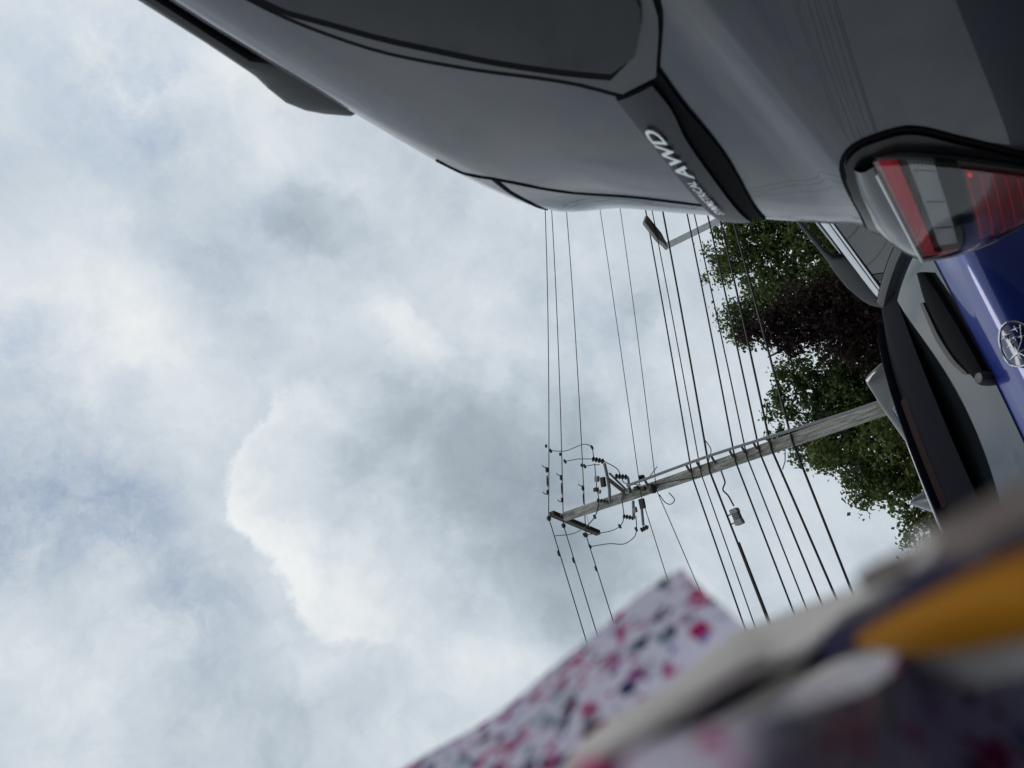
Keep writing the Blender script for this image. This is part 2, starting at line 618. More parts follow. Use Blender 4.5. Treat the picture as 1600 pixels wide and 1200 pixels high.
for sg in (1, -1):
    w_ = SB.patch(S_OUT_UP, S_OUT_LO, 0.002, 0.006, 90, 12, sgn=sg).build('window_seal', GAP, suv)
    SB.patch(shift(S_OUT_UP, 0.013), shift(S_OUT_LO, -0.003), 0.006, 0.006, 90, 12, sgn=sg).build('window_frame', SATINTRIM, suv)
    SB.patch(shift(S_GL_UP, -0.014), S_GL_LO, 0.0085, 0.006, 90, 12, sgn=sg).build('inner_seal', GAP, suv)
    SB.patch(S_GL_UP, S_GL_LO, 0.0105, 0.006, 90, 14, sgn=sg).build('side_window', GLASS, suv)
    # badge strip on the rear pillar and the black groove under it
    SB.patch([(0.606, 1.313), (0.45, 1.331), (0.298, 1.349), (0.235, 1.356)], [(0.628, 1.251), (0.50, 1.270), (0.284, 1.298), (0.225, 1.300)], 0.002, 0.006, 40, 6, sgn=sg).build('strip_seal', GAP, suv)
    SB.patch([(0.608, 1.309), (0.45, 1.326), (0.298, 1.344), (0.238, 1.350)], [(0.616, 1.262), (0.579, 1.264), (0.505, 1.279), (0.40, 1.292), (0.284, 1.305), (0.228, 1.309)], 0.008, 0.008, 40, 8, sgn=sg, crown=0.002).build('pillar_strip', STRIP, suv)
    SB.patch([(0.628, 1.252), (0.57, 1.264), (0.474, 1.281), (0.284, 1.303), (0.235, 1.308)], [(0.628, 1.248), (0.554, 1.254), (0.486, 1.256), (0.269, 1.287), (0.222, 1.292)], 0.0035, 0.006, 40, 4, sgn=sg).build('pillar_groove', GAP, suv)
    SB.seam([(0.56, 1.640), (0.522, 1.630), (0.490, 1.586), (0.396, 1.504), (0.363, 1.431), (0.307, 1.349)], 0.0045, sgn=sg).build('spoiler_seam', GAP, suv)
    SB.seam([(0.490, 1.588), (0.43, 1.600), (0.37, 1.606), (0.31, 1.616)], 0.007, sgn=sg, n=16).build('spoiler_gap', GAP, suv)
    # door shut line and fuel-flap side seam further forward
    SB.seam([(1.32, 1.14), (1.30, 0.95), (1.10, 0.75), (1.02, 0.55)], 0.005, sgn=sg).build('door_seam', GAP, suv)
    SB.patch([(0.30, 0.56), (1.5, 0.50), (3.0, 0.50), (4.2, 0.56)], [(0.30, 0.32), (1.5, 0.32), (3.0, 0.32), (4.2, 0.32)], 0.012, 0.02, 60, 4, sgn=sg).build('side_cladding', PLASTIC, suv)
    for wy in (0.98, 3.65):
        up, lo = [], []
        for k in range(13):
            a = math.pi * k / 12
            up.append((wy - math.cos(a) * 0.44, 0.345 + math.sin(a) * 0.44))
            lo.append((wy - math.cos(a) * 0.37, 0.345 + math.sin(a) * 0.37))
        SB.patch(up, lo, 0.016, 0.03, 36, 3, sgn=sg).build('wheel_arch', PLASTIC, suv)
        wheel(suv, sg * 0.80, wy)


def roof_z(B, x, y):
    h = B.bvh.ray_cast(Vector((x, y, 3)), Vector((0, 0, -1)))
    return h[0].z if h[0] else 1.6


def rail_mesh(B, prof, cx, w, taper=0.7):
    """prof: (s, top z, bottom z); a rounded bar lofted along the car"""
    rows = []
    for (s, zt, zb) in prof:
        h = max(zt - zb, 0.004)
        zc = (zt + zb) / 2
        ring = []
        for k in range(12):
            a = 2 * math.pi * k / 12
            ca, sa = math.cos(a), math.sin(a)
            ex = math.copysign(abs(ca) ** 0.55, ca) * w / 2 * (1 - (1 - taper) * max(0, sa))
            ez = math.copysign(abs(sa) ** 0.55, sa) * h / 2
            ring.append((cx + ex, s, zc + ez))
        rows.append(ring)
    mb = MB().grid(rows, True)
    mb.add(rows[0], [tuple(range(12))])
    mb.add(rows[-1], [tuple(range(12))])
    return mb


RAIL = mat('roof_rail_black', (0.018, 0.020, 0.022), 0.38, 0.1, 0.2)
for sg in (1, -1):
    prof = [(0.688, 1.690, 1.66), (0.715, 1.713, 1.66), (0.739, 1.727, 1.66), (0.768, 1.735, 1.66), (0.80, 1.731, 1.665), (0.822, 1.725, 1.68), (0.845, 1.723, 1.699), (0.90, 1.722, 1.701), (1.0, 1.725, 1.703), (1.4, 1.748, 1.726), (1.9, 1.762, 1.738), (2.3, 1.757, 1.733), (2.42, 1.75, 1.70), (2.5, 1.735, 1.66), (2.58, 1.70, 1.65)]
    rail_mesh(SB, prof, sg * 0.572, 0.034).build('roof_rail', RAIL, suv)

# tail lamp: bezel on the body, a pod that stands proud of the corner, bars behind a clear cover
LENS_RED = mat('lamp_red', (0.80, 0.030, 0.060), 0.25, 0, 0.4, noise=(40, (0.60, 0.05, 0.07), 0.3))
LENS_DEEP = mat('lamp_deep_red', (0.22, 0.006, 0.014), 0.22, 0, 0.6, noise=(60, (0.22, 0.012, 0.02)))
LENS_PALE = mat('lamp_pale', (0.42, 0.44, 0.45), 0.35, 0.2, 0.5, noise=(30, (0.34, 0.36, 0.36)))
LENS_SMOKE = mat('lamp_smoke', (0.055, 0.060, 0.058), 0.3, 0.1, 0.6)
for lm_, sc_ in ((LENS_RED, 160), (LENS_DEEP, 110), (LENS_PALE, 90)):      # moulded ribs
    nt_ = lm_.node_tree
    wv_ = nt_.nodes.new('ShaderNodeTexWave')
    wv_.bands_direction = 'Y'
    wv_.inputs['Scale'].default_value = sc_
    wv_.inputs['Distortion'].default_value = 0.4
    tn_ = nt_.nodes.new('ShaderNodeTexCoord')
    nt_.links.new(tn_.outputs['Object'], wv_.inputs['Vector'])
    bp_ = nt_.nodes.new('ShaderNodeBump')
    bp_.inputs['Strength'].default_value = 0.5
    bp_.inputs['Distance'].default_value = 0.002
    nt_.links.new(wv_.outputs['Fac'], bp_.inputs['Height'])
    nt_.links.new(bp_.outputs[0], nt_.nodes['Principled BSDF'].inputs['Normal'])
LENS_DARK = mat('lamp_dark', (0.012, 0.015, 0.013), 0.3, 0, 0.6)
LENS_PINK = mat('lamp_pink_edge', (0.55, 0.36, 0.37), 0.35, 0, 0.5)
CLEAR = mat('clear_cover', (0.10, 0.11, 0.11), 0.05, 0, 0.0, spec=0.9)
ct = CLEAR.node_tree
ct.nodes.clear()
cg = ct.nodes.new('ShaderNodeBsdfGlossy')
cg.inputs['Roughness'].default_value = 0.06
ctr = ct.nodes.new('ShaderNodeBsdfTransparent')
cfr = ct.nodes.new('ShaderNodeFresnel')
cfr.inputs['IOR'].default_value = 1.5
cmx = ct.nodes.new('ShaderNodeMixShader')
cou = ct.nodes.new('ShaderNodeOutputMaterial')
ct.links.new(cfr.outputs[0], cmx.inputs[0])
ct.links.new(ctr.outputs[0], cmx.inputs[1])
ct.links.new(cg.outputs[0], cmx.inputs[2])
ct.links.new(cmx.outputs[0], cou.inputs[0])

LF = [(0.400, .916, 1.122), (0.392, .926, 1.100), (0.352, .932, 1.060), (0.300, .934, 1.022), (0.235, .934, .980), (0.150, .925, .92), (0.10, .91, .86)]
LR = [(0.078, .872, 1.139), (0.046, .870, 1.095), (0.034, .868, 1.042), (0.037, .866, 1.006), (0.06, .862, .95), (0.085, .86, .90), (0.09, .86, .85)]
for sg in (1, -1):
    lamp = SB.patch([(0.16, 1.172), (0.204, 1.170), (0.261, 1.164), (0.345, 1.157), (0.405, 1.146), (0.428, 1.120), (0.421, 1.086), (0.352, 1.037), (0.268, .989), (0.15, .920)],
                    [(0.15, 1.10), (0.20, 1.10), (0.25, 1.10), (0.29, 1.09), (0.30, 1.08), (0.30, 1.06), (0.28, 1.04), (0.24, 1.0), (0.20, .96), (0.12, .90)], 0.006, 0.012, 60, 8, sgn=sg).build('tail_lamp', BEZEL, suv)
    SB.seam([(0.15, 1.176), (0.204, 1.173), (0.261, 1.167), (0.345, 1.160), (0.408, 1.149), (0.432, 1.121), (0.425, 1.084), (0.355, 1.034), (0.27, .986), (0.15, .915)], 0.005, 0.002, 60, sgn=sg).build('lamp_seam', GAP, lamp)
    F_, R_ = resample(LF, 41), resample(LR, 41)

    def face(q, p, out=0.0):
        """point of the pod's side face: q 0..1 top to bottom, p 0..1 front to rear"""
        i = min(int(q * 40), 39)
        t = q * 40 - i
        a, b = F_[i].lerp(F_[i + 1], t), R_[i].lerp(R_[i + 1], t)
        c = a.lerp(b, p)
        bulge = 0.020 * 4 * p * (1 - p) * (0.5 + p)
        return Vector((sg * (c[1] + bulge + out), c[0] - out * 0.3, c[2]))

    def facepart(name, q0, q1, p0, p1, out, mt, skew=0.0, nq=8, npp=14, thick=0.006):
        top = [[face(q0 + (q1 - q0) * i / nq + skew * (j / npp), p0 + (p1 - p0) * j / npp, out) for j in range(npp + 1)] for i in range(nq + 1)]
        bot = [[face(q0 + (q1 - q0) * i / nq + skew * (j / npp), p0 + (p1 - p0) * j / npp, out - thick) for j in range(npp + 1)] for i in range(nq + 1)]
        mb = MB().grid(top)
        rt = top[0] + [r_[-1] for r_ in top[1:]] + top[-1][-2::-1] + [r_[0] for r_ in top[-2:0:-1]]
        rb = bot[0] + [r_[-1] for r_ in bot[1:]] + bot[-1][-2::-1] + [r_[0] for r_ in bot[-2:0:-1]]
        mb.grid([rt, rb], True)
        return mb.build(name, mt, lamp)

    facepart('lamp_housing', 0.0, 1.0, 0.0, 1.0, -0.006, LENS_SMOKE, nq=24)
    facepart('light_bar', 0.018, 0.068, 0.02, 0.88, -0.001, LENS_RED)
    facepart('light_bar', 0.018, 0.17, 0.88, 0.975, -0.001, LENS_RED, nq=6, npp=5)
    facepart('bar_edge', 0.004, 0.018, 0.02, 0.97, -0.0005, LENS_PINK, nq=3)
    facepart('reversing_lamp', 0.094, 0.170, 0.02, 0.74, -0.001, LENS_PALE)
    facepart('dark_panel', 0.178, 0.245, 0.0, 0.80, -0.0015, LENS_DARK)
    facepart('brake_lamp', 0.256, 0.60, 0.04, 0.76, -0.001, LENS_DEEP)
    for kk in range(7):
        facepart('lens_rib', 0.262 + kk * 0.046, 0.268 + kk * 0.046, 0.05, 0.75, 0.0012, LENS_RED, nq=2, npp=8)
    for kk in range(3):
        facepart('reflector_cell', 0.100, 0.164, 0.06 + kk * 0.23, 0.25 + kk * 0.23, 0.0008, LENS_PALE, nq=3, npp=4)
    red_dot = facepart('led', 0.268, 0.282, 0.060, 0.085, 0.0005, mat('lit_led', (0.8, 0.02, 0.02), 0.3, emis=((1, 0.03, 0.03), 0.35)), nq=2, npp=2)  # small emissive dot for a bright red spot in the lens
    # cover: side face plus the top face that runs up to the body
    cov = MB()
    cov.grid([[face(i / 30, j / 20, 0.005) for j in range(21)] for i in range(31)])
    cov.build('lamp_cover', CLEAR, lamp)
    ridge = [face(0, j / 20, 0.005) for j in range(21)]
    bound = resample([(0.395, 1.142), (0.345, 1.150), (0.261, 1.158), (0.204, 1.163), (0.165, 1.165), (0.150, 1.165)], 21)
    bound = [SB.side(b[0], b[1], 0.004, sg) for b in bound]
    topf = [[a.lerp(b, t / 6) + Vector((sg * 0.006, 0, 0.003)) * math.sin(math.pi * t / 6) for a, b in zip(ridge, bound)] for t in range(7)]
    tb = MB().grid(topf)
    tb.build('lamp_top', mat('lamp_top_smoke', (0.05, 0.054, 0.058), 0.16, 0.1, 0.3), lamp)
    MB().tube([p + Vector((0, 0, 0.001)) for p in ridge[1:]], 0.0022, 6).build('cover_ridge', mat('frosted_edge', (0.62, 0.63, 0.64), 0.3), lamp)  # corner highlight on the lamp ridge, painted as a thin pale tube
    back_edge = [face(i / 30, 1.0, 0.004) for i in range(31)]
    inner = [Vector((sg * (abs(p.x) - 0.16), p.y - 0.045 * (1 - 0), p.z - 0.004)) for p in back_edge]
    MB().grid([back_edge, [a.lerp(b, 0.5) + Vector((0, -0.014, 0)) for a, b in zip(back_edge, inner)], inner]).build('rear_lens', LENS_DEEP, lamp)
    MB().tube(back_edge[:24], 0.003, 6).build('cover_rim', mat('frosted_rim', (0.30, 0.31, 0.31), 0.2), lamp)

# lettering on the pillar strip
def text_mesh(txt, size, shear=0.0, offset=0.0, extrude=0.0):
    cu = bpy.data.curves.new('t', 'FONT')
    cu.body = txt
    cu.size = size
    cu.shear = shear
    cu.offset = offset
    cu.resolution_u = 3
    o = bpy.data.objects.new('t', cu)
    COL.objects.link(o)
    dg = bpy.context.evaluated_depsgraph_get()
    me = bpy.data.meshes.new_from_object(o.evaluated_get(dg))
    vs_ = [v.co.copy() for v in me.vertices]
    fs = [tuple(p.vertices) for p in me.polygons]
    bpy.data.objects.remove(o)
    bpy.data.curves.remove(cu)
    bpy.data.meshes.remove(me)
    return vs_, fs


def badge(txt, s0, s1, z0, z1, h, name, shear=0.25, bold=0.0):
    vs_, fs = text_mesh(txt, 1.0, shear, bold)
    x0, x1 = min(v.x for v in vs_), max(v.x for v in vs_)
    y0, y1 = min(v.y for v in vs_), max(v.y for v in vs_)
    bm = bmesh.new()
    bv = [bm.verts.new(v) for v in vs_]
    for q in fs:
        try:
            bm.faces.new([bv[i] for i in q])
        except ValueError:
            pass
    bmesh.ops.subdivide_edges(bm, edges=[e for e in bm.edges if e.calc_length() > 0.12], cuts=2, use_grid_fill=False)
    bmesh.ops.triangulate(bm, faces=bm.faces)
    for v in bm.verts:
        t = (v.co.x - x0) / (x1 - x0)
        s = s0 + (s1 - s0) * t
        z = z0 + (z1 - z0) * t + (v.co.y - y0) / (y1 - y0) * h
        v.co = SB.side(s, z, 0.0135)
    r = bmesh.ops.extrude_face_region(bm, geom=list(bm.faces))
    bmesh.ops.translate(bm, vec=(-0.0012, 0, 0), verts=[e for e in r['geom'] if isinstance(e, bmesh.types.BMVert)])
    me = bpy.data.meshes.new(name)
    bm.to_mesh(me)
    bm.free()
    o = bpy.data.objects.new(name, me)
    COL.objects.link(o)
    me.materials.append(SILVER)
    o.parent = suv
    return o


badge('AWD', 0.425, 0.550, 1.3055, 1.2935, 0.0158, 'badge_letters', bold=0.018)
badge('SYMMETRICAL', 0.302, 0.420, 1.3190, 1.3095, 0.0102, 'badge_letters', bold=0.006)

# rear window and bumper of the grey car (its far side)
SB.patch([(-.52, 1.50), (0, 1.53), (.52, 1.50)], [(-.60, 1.20), (0, 1.17), (.60, 1.20)], 0.004, 0.008, 30, 10, 'back').build('rear_window', REARGLASS, suv)
SB.patch([(-.80, 0.62), (0, 0.66), (.80, 0.62)], [(-.78, 0.32), (0, 0.32), (.78, 0.32)], 0.02, 0.03, 30, 6, 'back').build('rear_bumper', PLASTIC, suv)

# ---- blue hatchback behind it
bluecar = car_root('parked_hatchback', -0.463, 2.148, -0.792)
tag(bluecar, 'deep blue hatchback with black rear spoiler, rear wiper and oval star emblem on its tailgate', 'car')
BB = Body(width=[(0.28, .80), (0.45, .875), (0.70, .90), (0.95, .895), (1.05, .885), (1.13, .865), (1.18, .850), (1.25, .825), (1.33, .790), (1.40, .735), (1.44, .670), (1.47, .55), (1.49, .40), (1.50, 0.0)],
          ztop=[(0.0, 1.43), (0.36, 1.440), (0.7, 1.48), (1.2, 1.53), (1.8, 1.55), (2.3, 1.52), (3.1, 1.08), (3.6, 1.0), (4.4, .93)],
          rear=[(0.28, .08), (0.45, .0), (0.68, .0), (0.78, .06), (0.95, .085), (1.05, .062), (1.12, .050), (1.150, .070), (1.172, .116), (1.25, .206), (1.336, .305), (1.42, .40), (1.50, .48)],
          s1=1.0, nrear=[(0.3, 4.5), (0.95, 4.2), (1.17, 4.0), (1.35, 4.8), (1.5, 4.4)], length=4.4, belt=0.9, zref=1.50, front_s=3.7)
BB.mesh('body', BLUE, bluecar, 1.3)
BB.patch([(-.565, 1.362), (-.40, 1.362), (0, 1.362), (.40, 1.362), (.565, 1.362)], [(-.610, 1.190), (-.40, 1.180), (0, 1.175), (.40, 1.180), (.610, 1.190)], 0.004, 0.010, 50, 12, 'back').build('rear_window', REARGLASS, bluecar)

# roof spoiler: trailing edge, underside running forward to the glass
rows = []
NL = 33
for i in range(NL):
    l = -0.60 + 1.20 * i / (NL - 1)
    a = abs(l) / 0.6
    sT = 0.395 + 0.42 * l * l
    zT = 1.463 - 0.016 * a ** 3
    sG = 0.298 + 0.30 * l * l
    zG = 1.338
    rows.append([(l, sT + 0.35, zT + 0.018 - 0.02 * a ** 3), (l, sT + 0.12, zT + 0.016), (l, sT + 0.012, zT + 0.004), (l, sT, zT), (l, sT + 0.002, zT - 0.012), (l, sT + 0.010, zT - 0.022), (l, sG + 0.040, zG + 0.058), (l, sG, zG), (l, sG + 0.10, zG)])
sp = MB().grid(rows)
sp.add(rows[0], [tuple(range(9))])
sp.add(rows[-1], [tuple(range(9))])
SPOILER = mat('spoiler_black', (0.004, 0.0045, 0.009), 0.7, 0, 0.0, spec=0.06)
spoiler = sp.build('roof_spoiler', SPOILER, bluecar, angle=45)
BRAKE = mat('brake_light_off', (0.009, 0.0003, 0.0006), 0.6, 0, 0.0, spec=0.08)
glint_line = [(l_, 0.395 + 0.42 * l_ * l_ + 0.004, 1.4665 - 0.016 * (abs(l_) / 0.6) ** 3) for l_ in [-0.58 + 0.62 * k / 24 for k in range(25)]]
MB().tube(glint_line, [0.002 + 0.0035 * math.sin(math.pi * min(1, k / 20)) for k in range(25)], 8).build('spoiler_lip', mat('lip_silver', (0.45, 0.46, 0.48), 0.3, 0.4), spoiler)  # sky glint along the trailing edge, painted as a pale strip
br = []
for i in range(17):
    l = -0.185 + 0.37 * i / 16
    sT = 0.395 + 0.42 * l * l
    br.append([(l, sT - 0.003, 1.443), (l, sT + 0.004, 1.440), (l, sT - 0.012, 1.420), (l, sT - 0.020, 1.422)])
MB().grid([r_ + [r_[0]] for r_ in br]).build('high_brake_light', BRAKE, spoiler)
for sg in (1, -1):
    P1 = [(sg * .560, 1.372), (sg * .588, 1.325), (sg * .610, 1.245), (sg * .612, 1.188)]
    P2 = [(sg * .672, 1.378), (sg * .712, 1.325), (sg * .738, 1.245), (sg * .735, 1.180)]
    BB.patch(P1, P2, 0.026, 0.036, 30, 10, 'back', crown=0.012).build('pillar_trim', mat('pillar_satin', (0.022, 0.024, 0.027), 0.5, spec=0.3), bluecar)
    BB.seam([(sg * .618, 1.372), (sg * .646, 1.325), (sg * .668, 1.245), (sg * .668, 1.188)], 0.006, 0.039, 20, 'back').build('pillar_seam', GAP, bluecar)
    BB.patch([(sg * .66, 1.13), (sg * .80, 1.12), (sg * .84, 1.08)], [(sg * .60, .97), (sg * .76, .95), (sg * .84, .93)], 0.012, 0.02, 16, 8, 'back', crown=0.01).build('tail_lamp', LENS_DEEP, bluecar)
    prof = [(0.60, 1.497, 1.44), (0.618, 1.535, 1.44), (0.637, 1.563, 1.44), (0.66, 1.567, 1.45), (0.76, 1.575, 1.46), (0.80, 1.579, 1.53), (0.86, 1.583, 1.553), (1.1, 1.597, 1.568), (1.6, 1.615, 1.585), (2.0, 1.60, 1.57), (2.12, 1.58, 1.50), (2.2, 1.54, 1.48)]
    rail_mesh(BB, prof, sg * 0.46, 0.045).build('roof_rail', GLOSSBLACK, bluecar)
    for wy in (0.80, 3.45):
        up, lo = [], []
        for k in range(13):
            a = math.pi * k / 12
            up.append((wy - math.cos(a) * 0.42, 0.33 + math.sin(a) * 0.42))
            lo.append((wy - math.cos(a) * 0.355, 0.33 + math.sin(a) * 0.355))
        BB.patch(up, lo, 0.014, 0.03, 36, 3, sgn=sg).build('wheel_arch', PLASTIC, bluecar)
        wheel(bluecar, sg * 0.78, wy, 0.33, 0.21)
    BB.patch([(0.75, 1.36), (0.95, 1.42), (1.4, 1.45), (2.3, 1.43), (2.75, 1.22)], [(0.72, 1.16), (0.95, 1.10), (1.4, 1.06), (2.3, 1.02), (2.9, 1.00)], 0.006, 0.01, 40, 8, sgn=sg).build('side_window', SIDEGLASS, bluecar)
# rear wiper on its pivot
wip = BB.patch([(.462, 1.224), (.35, 1.236), (.173, 1.229), (.085, 1.214), (.02, 1.200)], [(.440, 1.205), (.28, 1.190), (.15, 1.181), (.05, 1.176), (-.005, 1.174)], 0.022, 0.022, 30, 6, 'back', crown=0.008).build('wiper', RUBBER, bluecar)
BB.patch([(.37, 1.246), (.25, 1.248), (.14, 1.237), (.06, 1.216)], [(.36, 1.237), (.25, 1.236), (.14, 1.226), (.05, 1.206)], 0.028, 0.012, 24, 3, 'back').build('wiper_blade', PLASTIC, wip)
c = BB.back(0.008, 1.184, 0.02)
MB().lathe([(0.0, 0.014), (0.014, 0.012), (0.019, 0.0), (0.019, -0.03)], 20, 'z').build('wiper_cap', PLASTIC, wip).matrix_local = Matrix.Translation(c) @ Vector((0, -0.75, 0.66)).to_track_quat('Z', 'Y').to_matrix().to_4x4()
# shark-fin aerial
fin = []
for (s, h, w) in ((0.66, 0.0, 0.030), (0.675, 0.05, 0.024), (0.69, 0.088, 0.014), (0.705, 0.098, 0.010), (0.73, 0.092, 0.012), (0.78, 0.066, 0.020), (0.84, 0.036, 0.024), (0.90, 0.0, 0.018)):
    zb = 1.478 + (s - 0.66) * 0.1
    fin.append([(-w * 1.4, s, zb - 0.02), (-w, s, zb + h * 0.45), (-w * 0.4, s, zb + h * 0.9), (0, s, zb + h + 0.002), (w * 0.4, s, zb + h * 0.9), (w, s, zb + h * 0.45), (w * 1.4, s, zb - 0.02)])
fm = MB().grid(fin)
fm.add(fin[0], [tuple(range(7))])
fm.build('aerial_fin', GREY, bluecar, sub=1)
# oval star emblem
EC = BB.back(-0.004, 1.091, 0.0)
emb_field = mat('emblem_blue', (0.01, 0.018, 0.09), 0.25, 0, 0.6)


def epoint(x, y, off=0.004):
    return BB.back(EC.x + x, 1.091 + y, off)


ov = MB()
ring = [[epoint(0.066 * r * math.cos(2 * math.pi * k / 40), 0.036 * r * math.sin(2 * math.pi * k / 40), 0.004 + 0.003 * (1 - r)) for k in range(40)] for r in (1.0, 0.66, 0.33, 0.01)]
ov.grid(ring, True)
emblem = ov.build('emblem', emb_field, bluecar)
MB().tube([epoint(0.066 * math.cos(2 * math.pi * k / 48), 0.036 * math.sin(2 * math.pi * k / 48), 0.006) for k in range(49)], 0.0024, 6).build('emblem_ring', CHROME, emblem)


def star(cx, cy, r):
    pts = []
    for k in range(8):
        a = math.pi / 4 * k
        rr = r if k % 2 == 0 else r * 0.20
        pts.append(epoint(cx + rr * math.cos(a) * 1.25, cy + rr * math.sin(a), 0.008))
    mb = MB().add(pts + [epoint(cx, cy, 0.011)], [(k, (k + 1) % 8, 8) for k in range(8)])
    return mb


star(-0.026, 0.008, 0.020).build('emblem_star', CHROME, emblem, smooth=False)
for (x, y) in ((0.004, 0.012), (0.032, 0.013), (0.012, -0.012), (0.038, -0.008), (0.016, 0.0)):
    star(x, y, 0.010).build('emblem_star', CHROME, emblem, smooth=False)
MB().tube([epoint(-0.050, -0.002, 0.008), epoint(-0.026, 0.008, 0.009), epoint(0.0, -0.008, 0.008), epoint(0.045, -0.020, 0.008)], 0.0014, 5).build('emblem_line', CHROME, emblem)
BB.patch([(-.24, 0.90), (.24, 0.90)], [(-.24, 0.78), (.24, 0.78)], 0.01, 0.01, 12, 4, 'back').build('number_plate', mat('plate_white', (0.6, 0.6, 0.6), 0.5), bluecar)
BB.patch([(-.80, 0.62), (0, 0.66), (.80, 0.62)], [(-.78, 0.32), (0, 0.32), (.78, 0.32)], 0.02, 0.03, 30, 6, 'back').build('rear_bumper', PLASTIC, bluecar)
BB.seam([(-.62, 1.13), (-.60, 0.95), (-.55, 0.72), (0, 0.69), (.55, 0.72), (.60, 0.95), (.62, 1.13)], 0.005, 0.002, 60, 'back').build('tailgate_seam', GAP, bluecar)

BRIGHT = mat('bright_trim', (0.82, 0.83, 0.84), 0.38, 0.35)
# ---- dark wagon with bright window strip, behind the blue car
wagon = car_root('parked_wagon', 1.921, 3.458, -0.72)
tag(wagon, 'charcoal wagon with bright chrome strip over its side windows, half hidden behind the blue hatchback', 'car')
WB = Body(width=[(0.30, .82), (0.45, .89), (0.70, .92), (0.95, .915), (1.08, .89), (1.15, .86), (1.30, .80), (1.45, .738), (1.60, .672), (1.66, .645), (1.69, .615), (1.715, .54), (1.73, .38), (1.74, 0.0)],
          ztop=[(0.0, 1.70), (0.4, 1.73), (1.2, 1.745), (2.4, 1.745), (3.15, 1.73), (3.45, 1.60), (4.0, 1.15), (4.5, 1.05), (4.85, 1.0)],
          rear=[(0.30, .08), (0.45, .0), (0.70, .0), (1.0, .05), (1.15, .09), (1.5, .25), (1.74, .32)],
          s1=0.9, nrear=4.5, length=4.85, zref=1.74, front_s=4.1)
WB.mesh('body', CHAR, wagon, 1.2)
for sg in (-1, 1):
    WB.patch([(0.8, 1.672), (2.0, 1.672), (3.12, 1.680), (3.35, 1.62)], [(0.8, 1.16), (2.0, 1.14), (3.12, 1.12), (3.9, 1.10)], 0.002, 0.006, 60, 12, sgn=sg).build('window_surround', RUBBER, wagon)
    WB.patch([(0.82, 1.668), (2.0, 1.668), (3.10, 1.676), (3.26, 1.655)], [(0.82, 1.634), (2.0, 1.634), (3.10, 1.643), (3.24, 1.628)], 0.010, 0.010, 50, 4, sgn=sg, crown=0.004).build('chrome_strip', BRIGHT, wagon)
    WB.patch([(0.82, 1.628), (2.0, 1.628), (3.10, 1.637)], [(0.82, 1.616), (2.0, 1.616), (3.10, 1.626)], 0.009, 0.009, 50, 3, sgn=sg, crown=0.002).build('chrome_strip', BRIGHT, wagon)
    for (a, b) in ((0.95, 1.55), (1.62, 2.84), (2.93, 3.3)):
        WB.patch([(a, 1.606), ((a + b) / 2, 1.609), (b, 1.611)], [(a, 1.18), ((a + b) / 2, 1.17), (b + (0.3 if b > 3 else 0), 1.16)], 0.006, 0.006, 24, 10, sgn=sg).build('side_window', SIDEGLASS, wagon)
    WB.patch([(2.85, 1.61), (2.92, 1.61)], [(2.85, 1.16), (2.92, 1.16)], 0.008, 0.008, 4, 8, sgn=sg).build('pillar_trim', PLASTIC, wagon)
    prof = [(0.55, 1.72, 1.66), (0.7, 1.785, 1.66), (0.85, 1.79, 1.67), (0.92, 1.785, 1.74), (1.0, 1.782, 1.757), (2.1, 1.782, 1.757), (2.50, 1.781, 1.757), (2.60, 1.786, 1.735), (2.68, 1.789, 1.66), (2.80, 1.794, 1.66), (2.97, 1.793, 1.66), (3.15, 1.772, 1.66), (3.23, 1.75, 1.66), (3.32, 1.70, 1.65)]
    rail_mesh(WB, prof, sg * 0.60, 0.045).build('roof_rail', mat('rail_grey', (0.03, 0.032, 0.034), 0.55), wagon)
    for wy in (0.95, 3.85):
        wheel(wagon, sg * 0.81, wy, 0.36, 0.23)
    WB.patch([(sg * .55, 1.16), (sg * .86, 1.14)], [(sg * .55, 1.0), (sg * .88, 0.98)], 0.01, 0.015, 12, 4, 'back').build('tail_lamp', LENS_DEEP, wagon)
WB.patch([(-.52, 1.58), (0, 1.6), (.52, 1.58)], [(-.60, 1.22), (0, 1.20), (.60, 1.22)], 0.004, 0.008, 20, 8, 'back').build('rear_window', REARGLASS, wagon)

# ------------------------------------------------------------------ utility pole and its wires
WIRES = [(10.04, 8.56, 9.14, -2.28, 9.88), (9.71, 8.42, 8.94, -2.26, 9.59), (9.22, 8.09, 8.5, -2.07, 9.16), (7.75, 7.35, 7.5, -1.65, 7.73), (7.41, 6.97, 6.98, -2.13, 7.17), (6.65, 6.52, 6.37, -2.89, 6.61), (6.47, 6.41, 6.22, -2.88, 6.43), (6.3, 6.23, 5.98, -2.87, 6.18), (5.79, 5.85, 5.46, -2.83, 5.72), (5.57, 5.74, 5.31, -2.79, 5.5), (5.33, 5.54, 5.04, -2.76, 5.24), (5.12, 5.37, 4.81, -2.74, 4.99), (4.74, 5.19, 4.57, -2.71, 4.78)]
TOPWIRES = [((-2.74, 12.95, 9.82), (8.1, 8.93, -2.44, 9.68)), ((-3.07, 13.3, 9.82), (8.57, 9.05, -2.25, 9.7)), ((-3.57, 13.89, 9.82), (9.17, 9.08, -1.8, 9.73))]
POLEWOOD = mat('weathered_pole', (0.20, 0.19, 0.165), 0.9, noise=(9, (0.60, 0.58, 0.52), 0.15), bump=(45, 1.0, 0.03))
nt = POLEWOOD.node_tree
for n in nt.nodes:      # long grain running up the pole
    if n.type == 'TEX_NOISE' and n.inputs['Scale'].default_value == 9:
        mp = nt.nodes.new('ShaderNodeMapping')
        mp.inputs['Scale'].default_value = (3.0, 3.0, 0.35)
        src = n.inputs['Vector'].links[0].from_socket
        nt.links.new(src, mp.inputs['Vector'])
        nt.links.new(mp.outputs[0], n.inputs['Vector'])
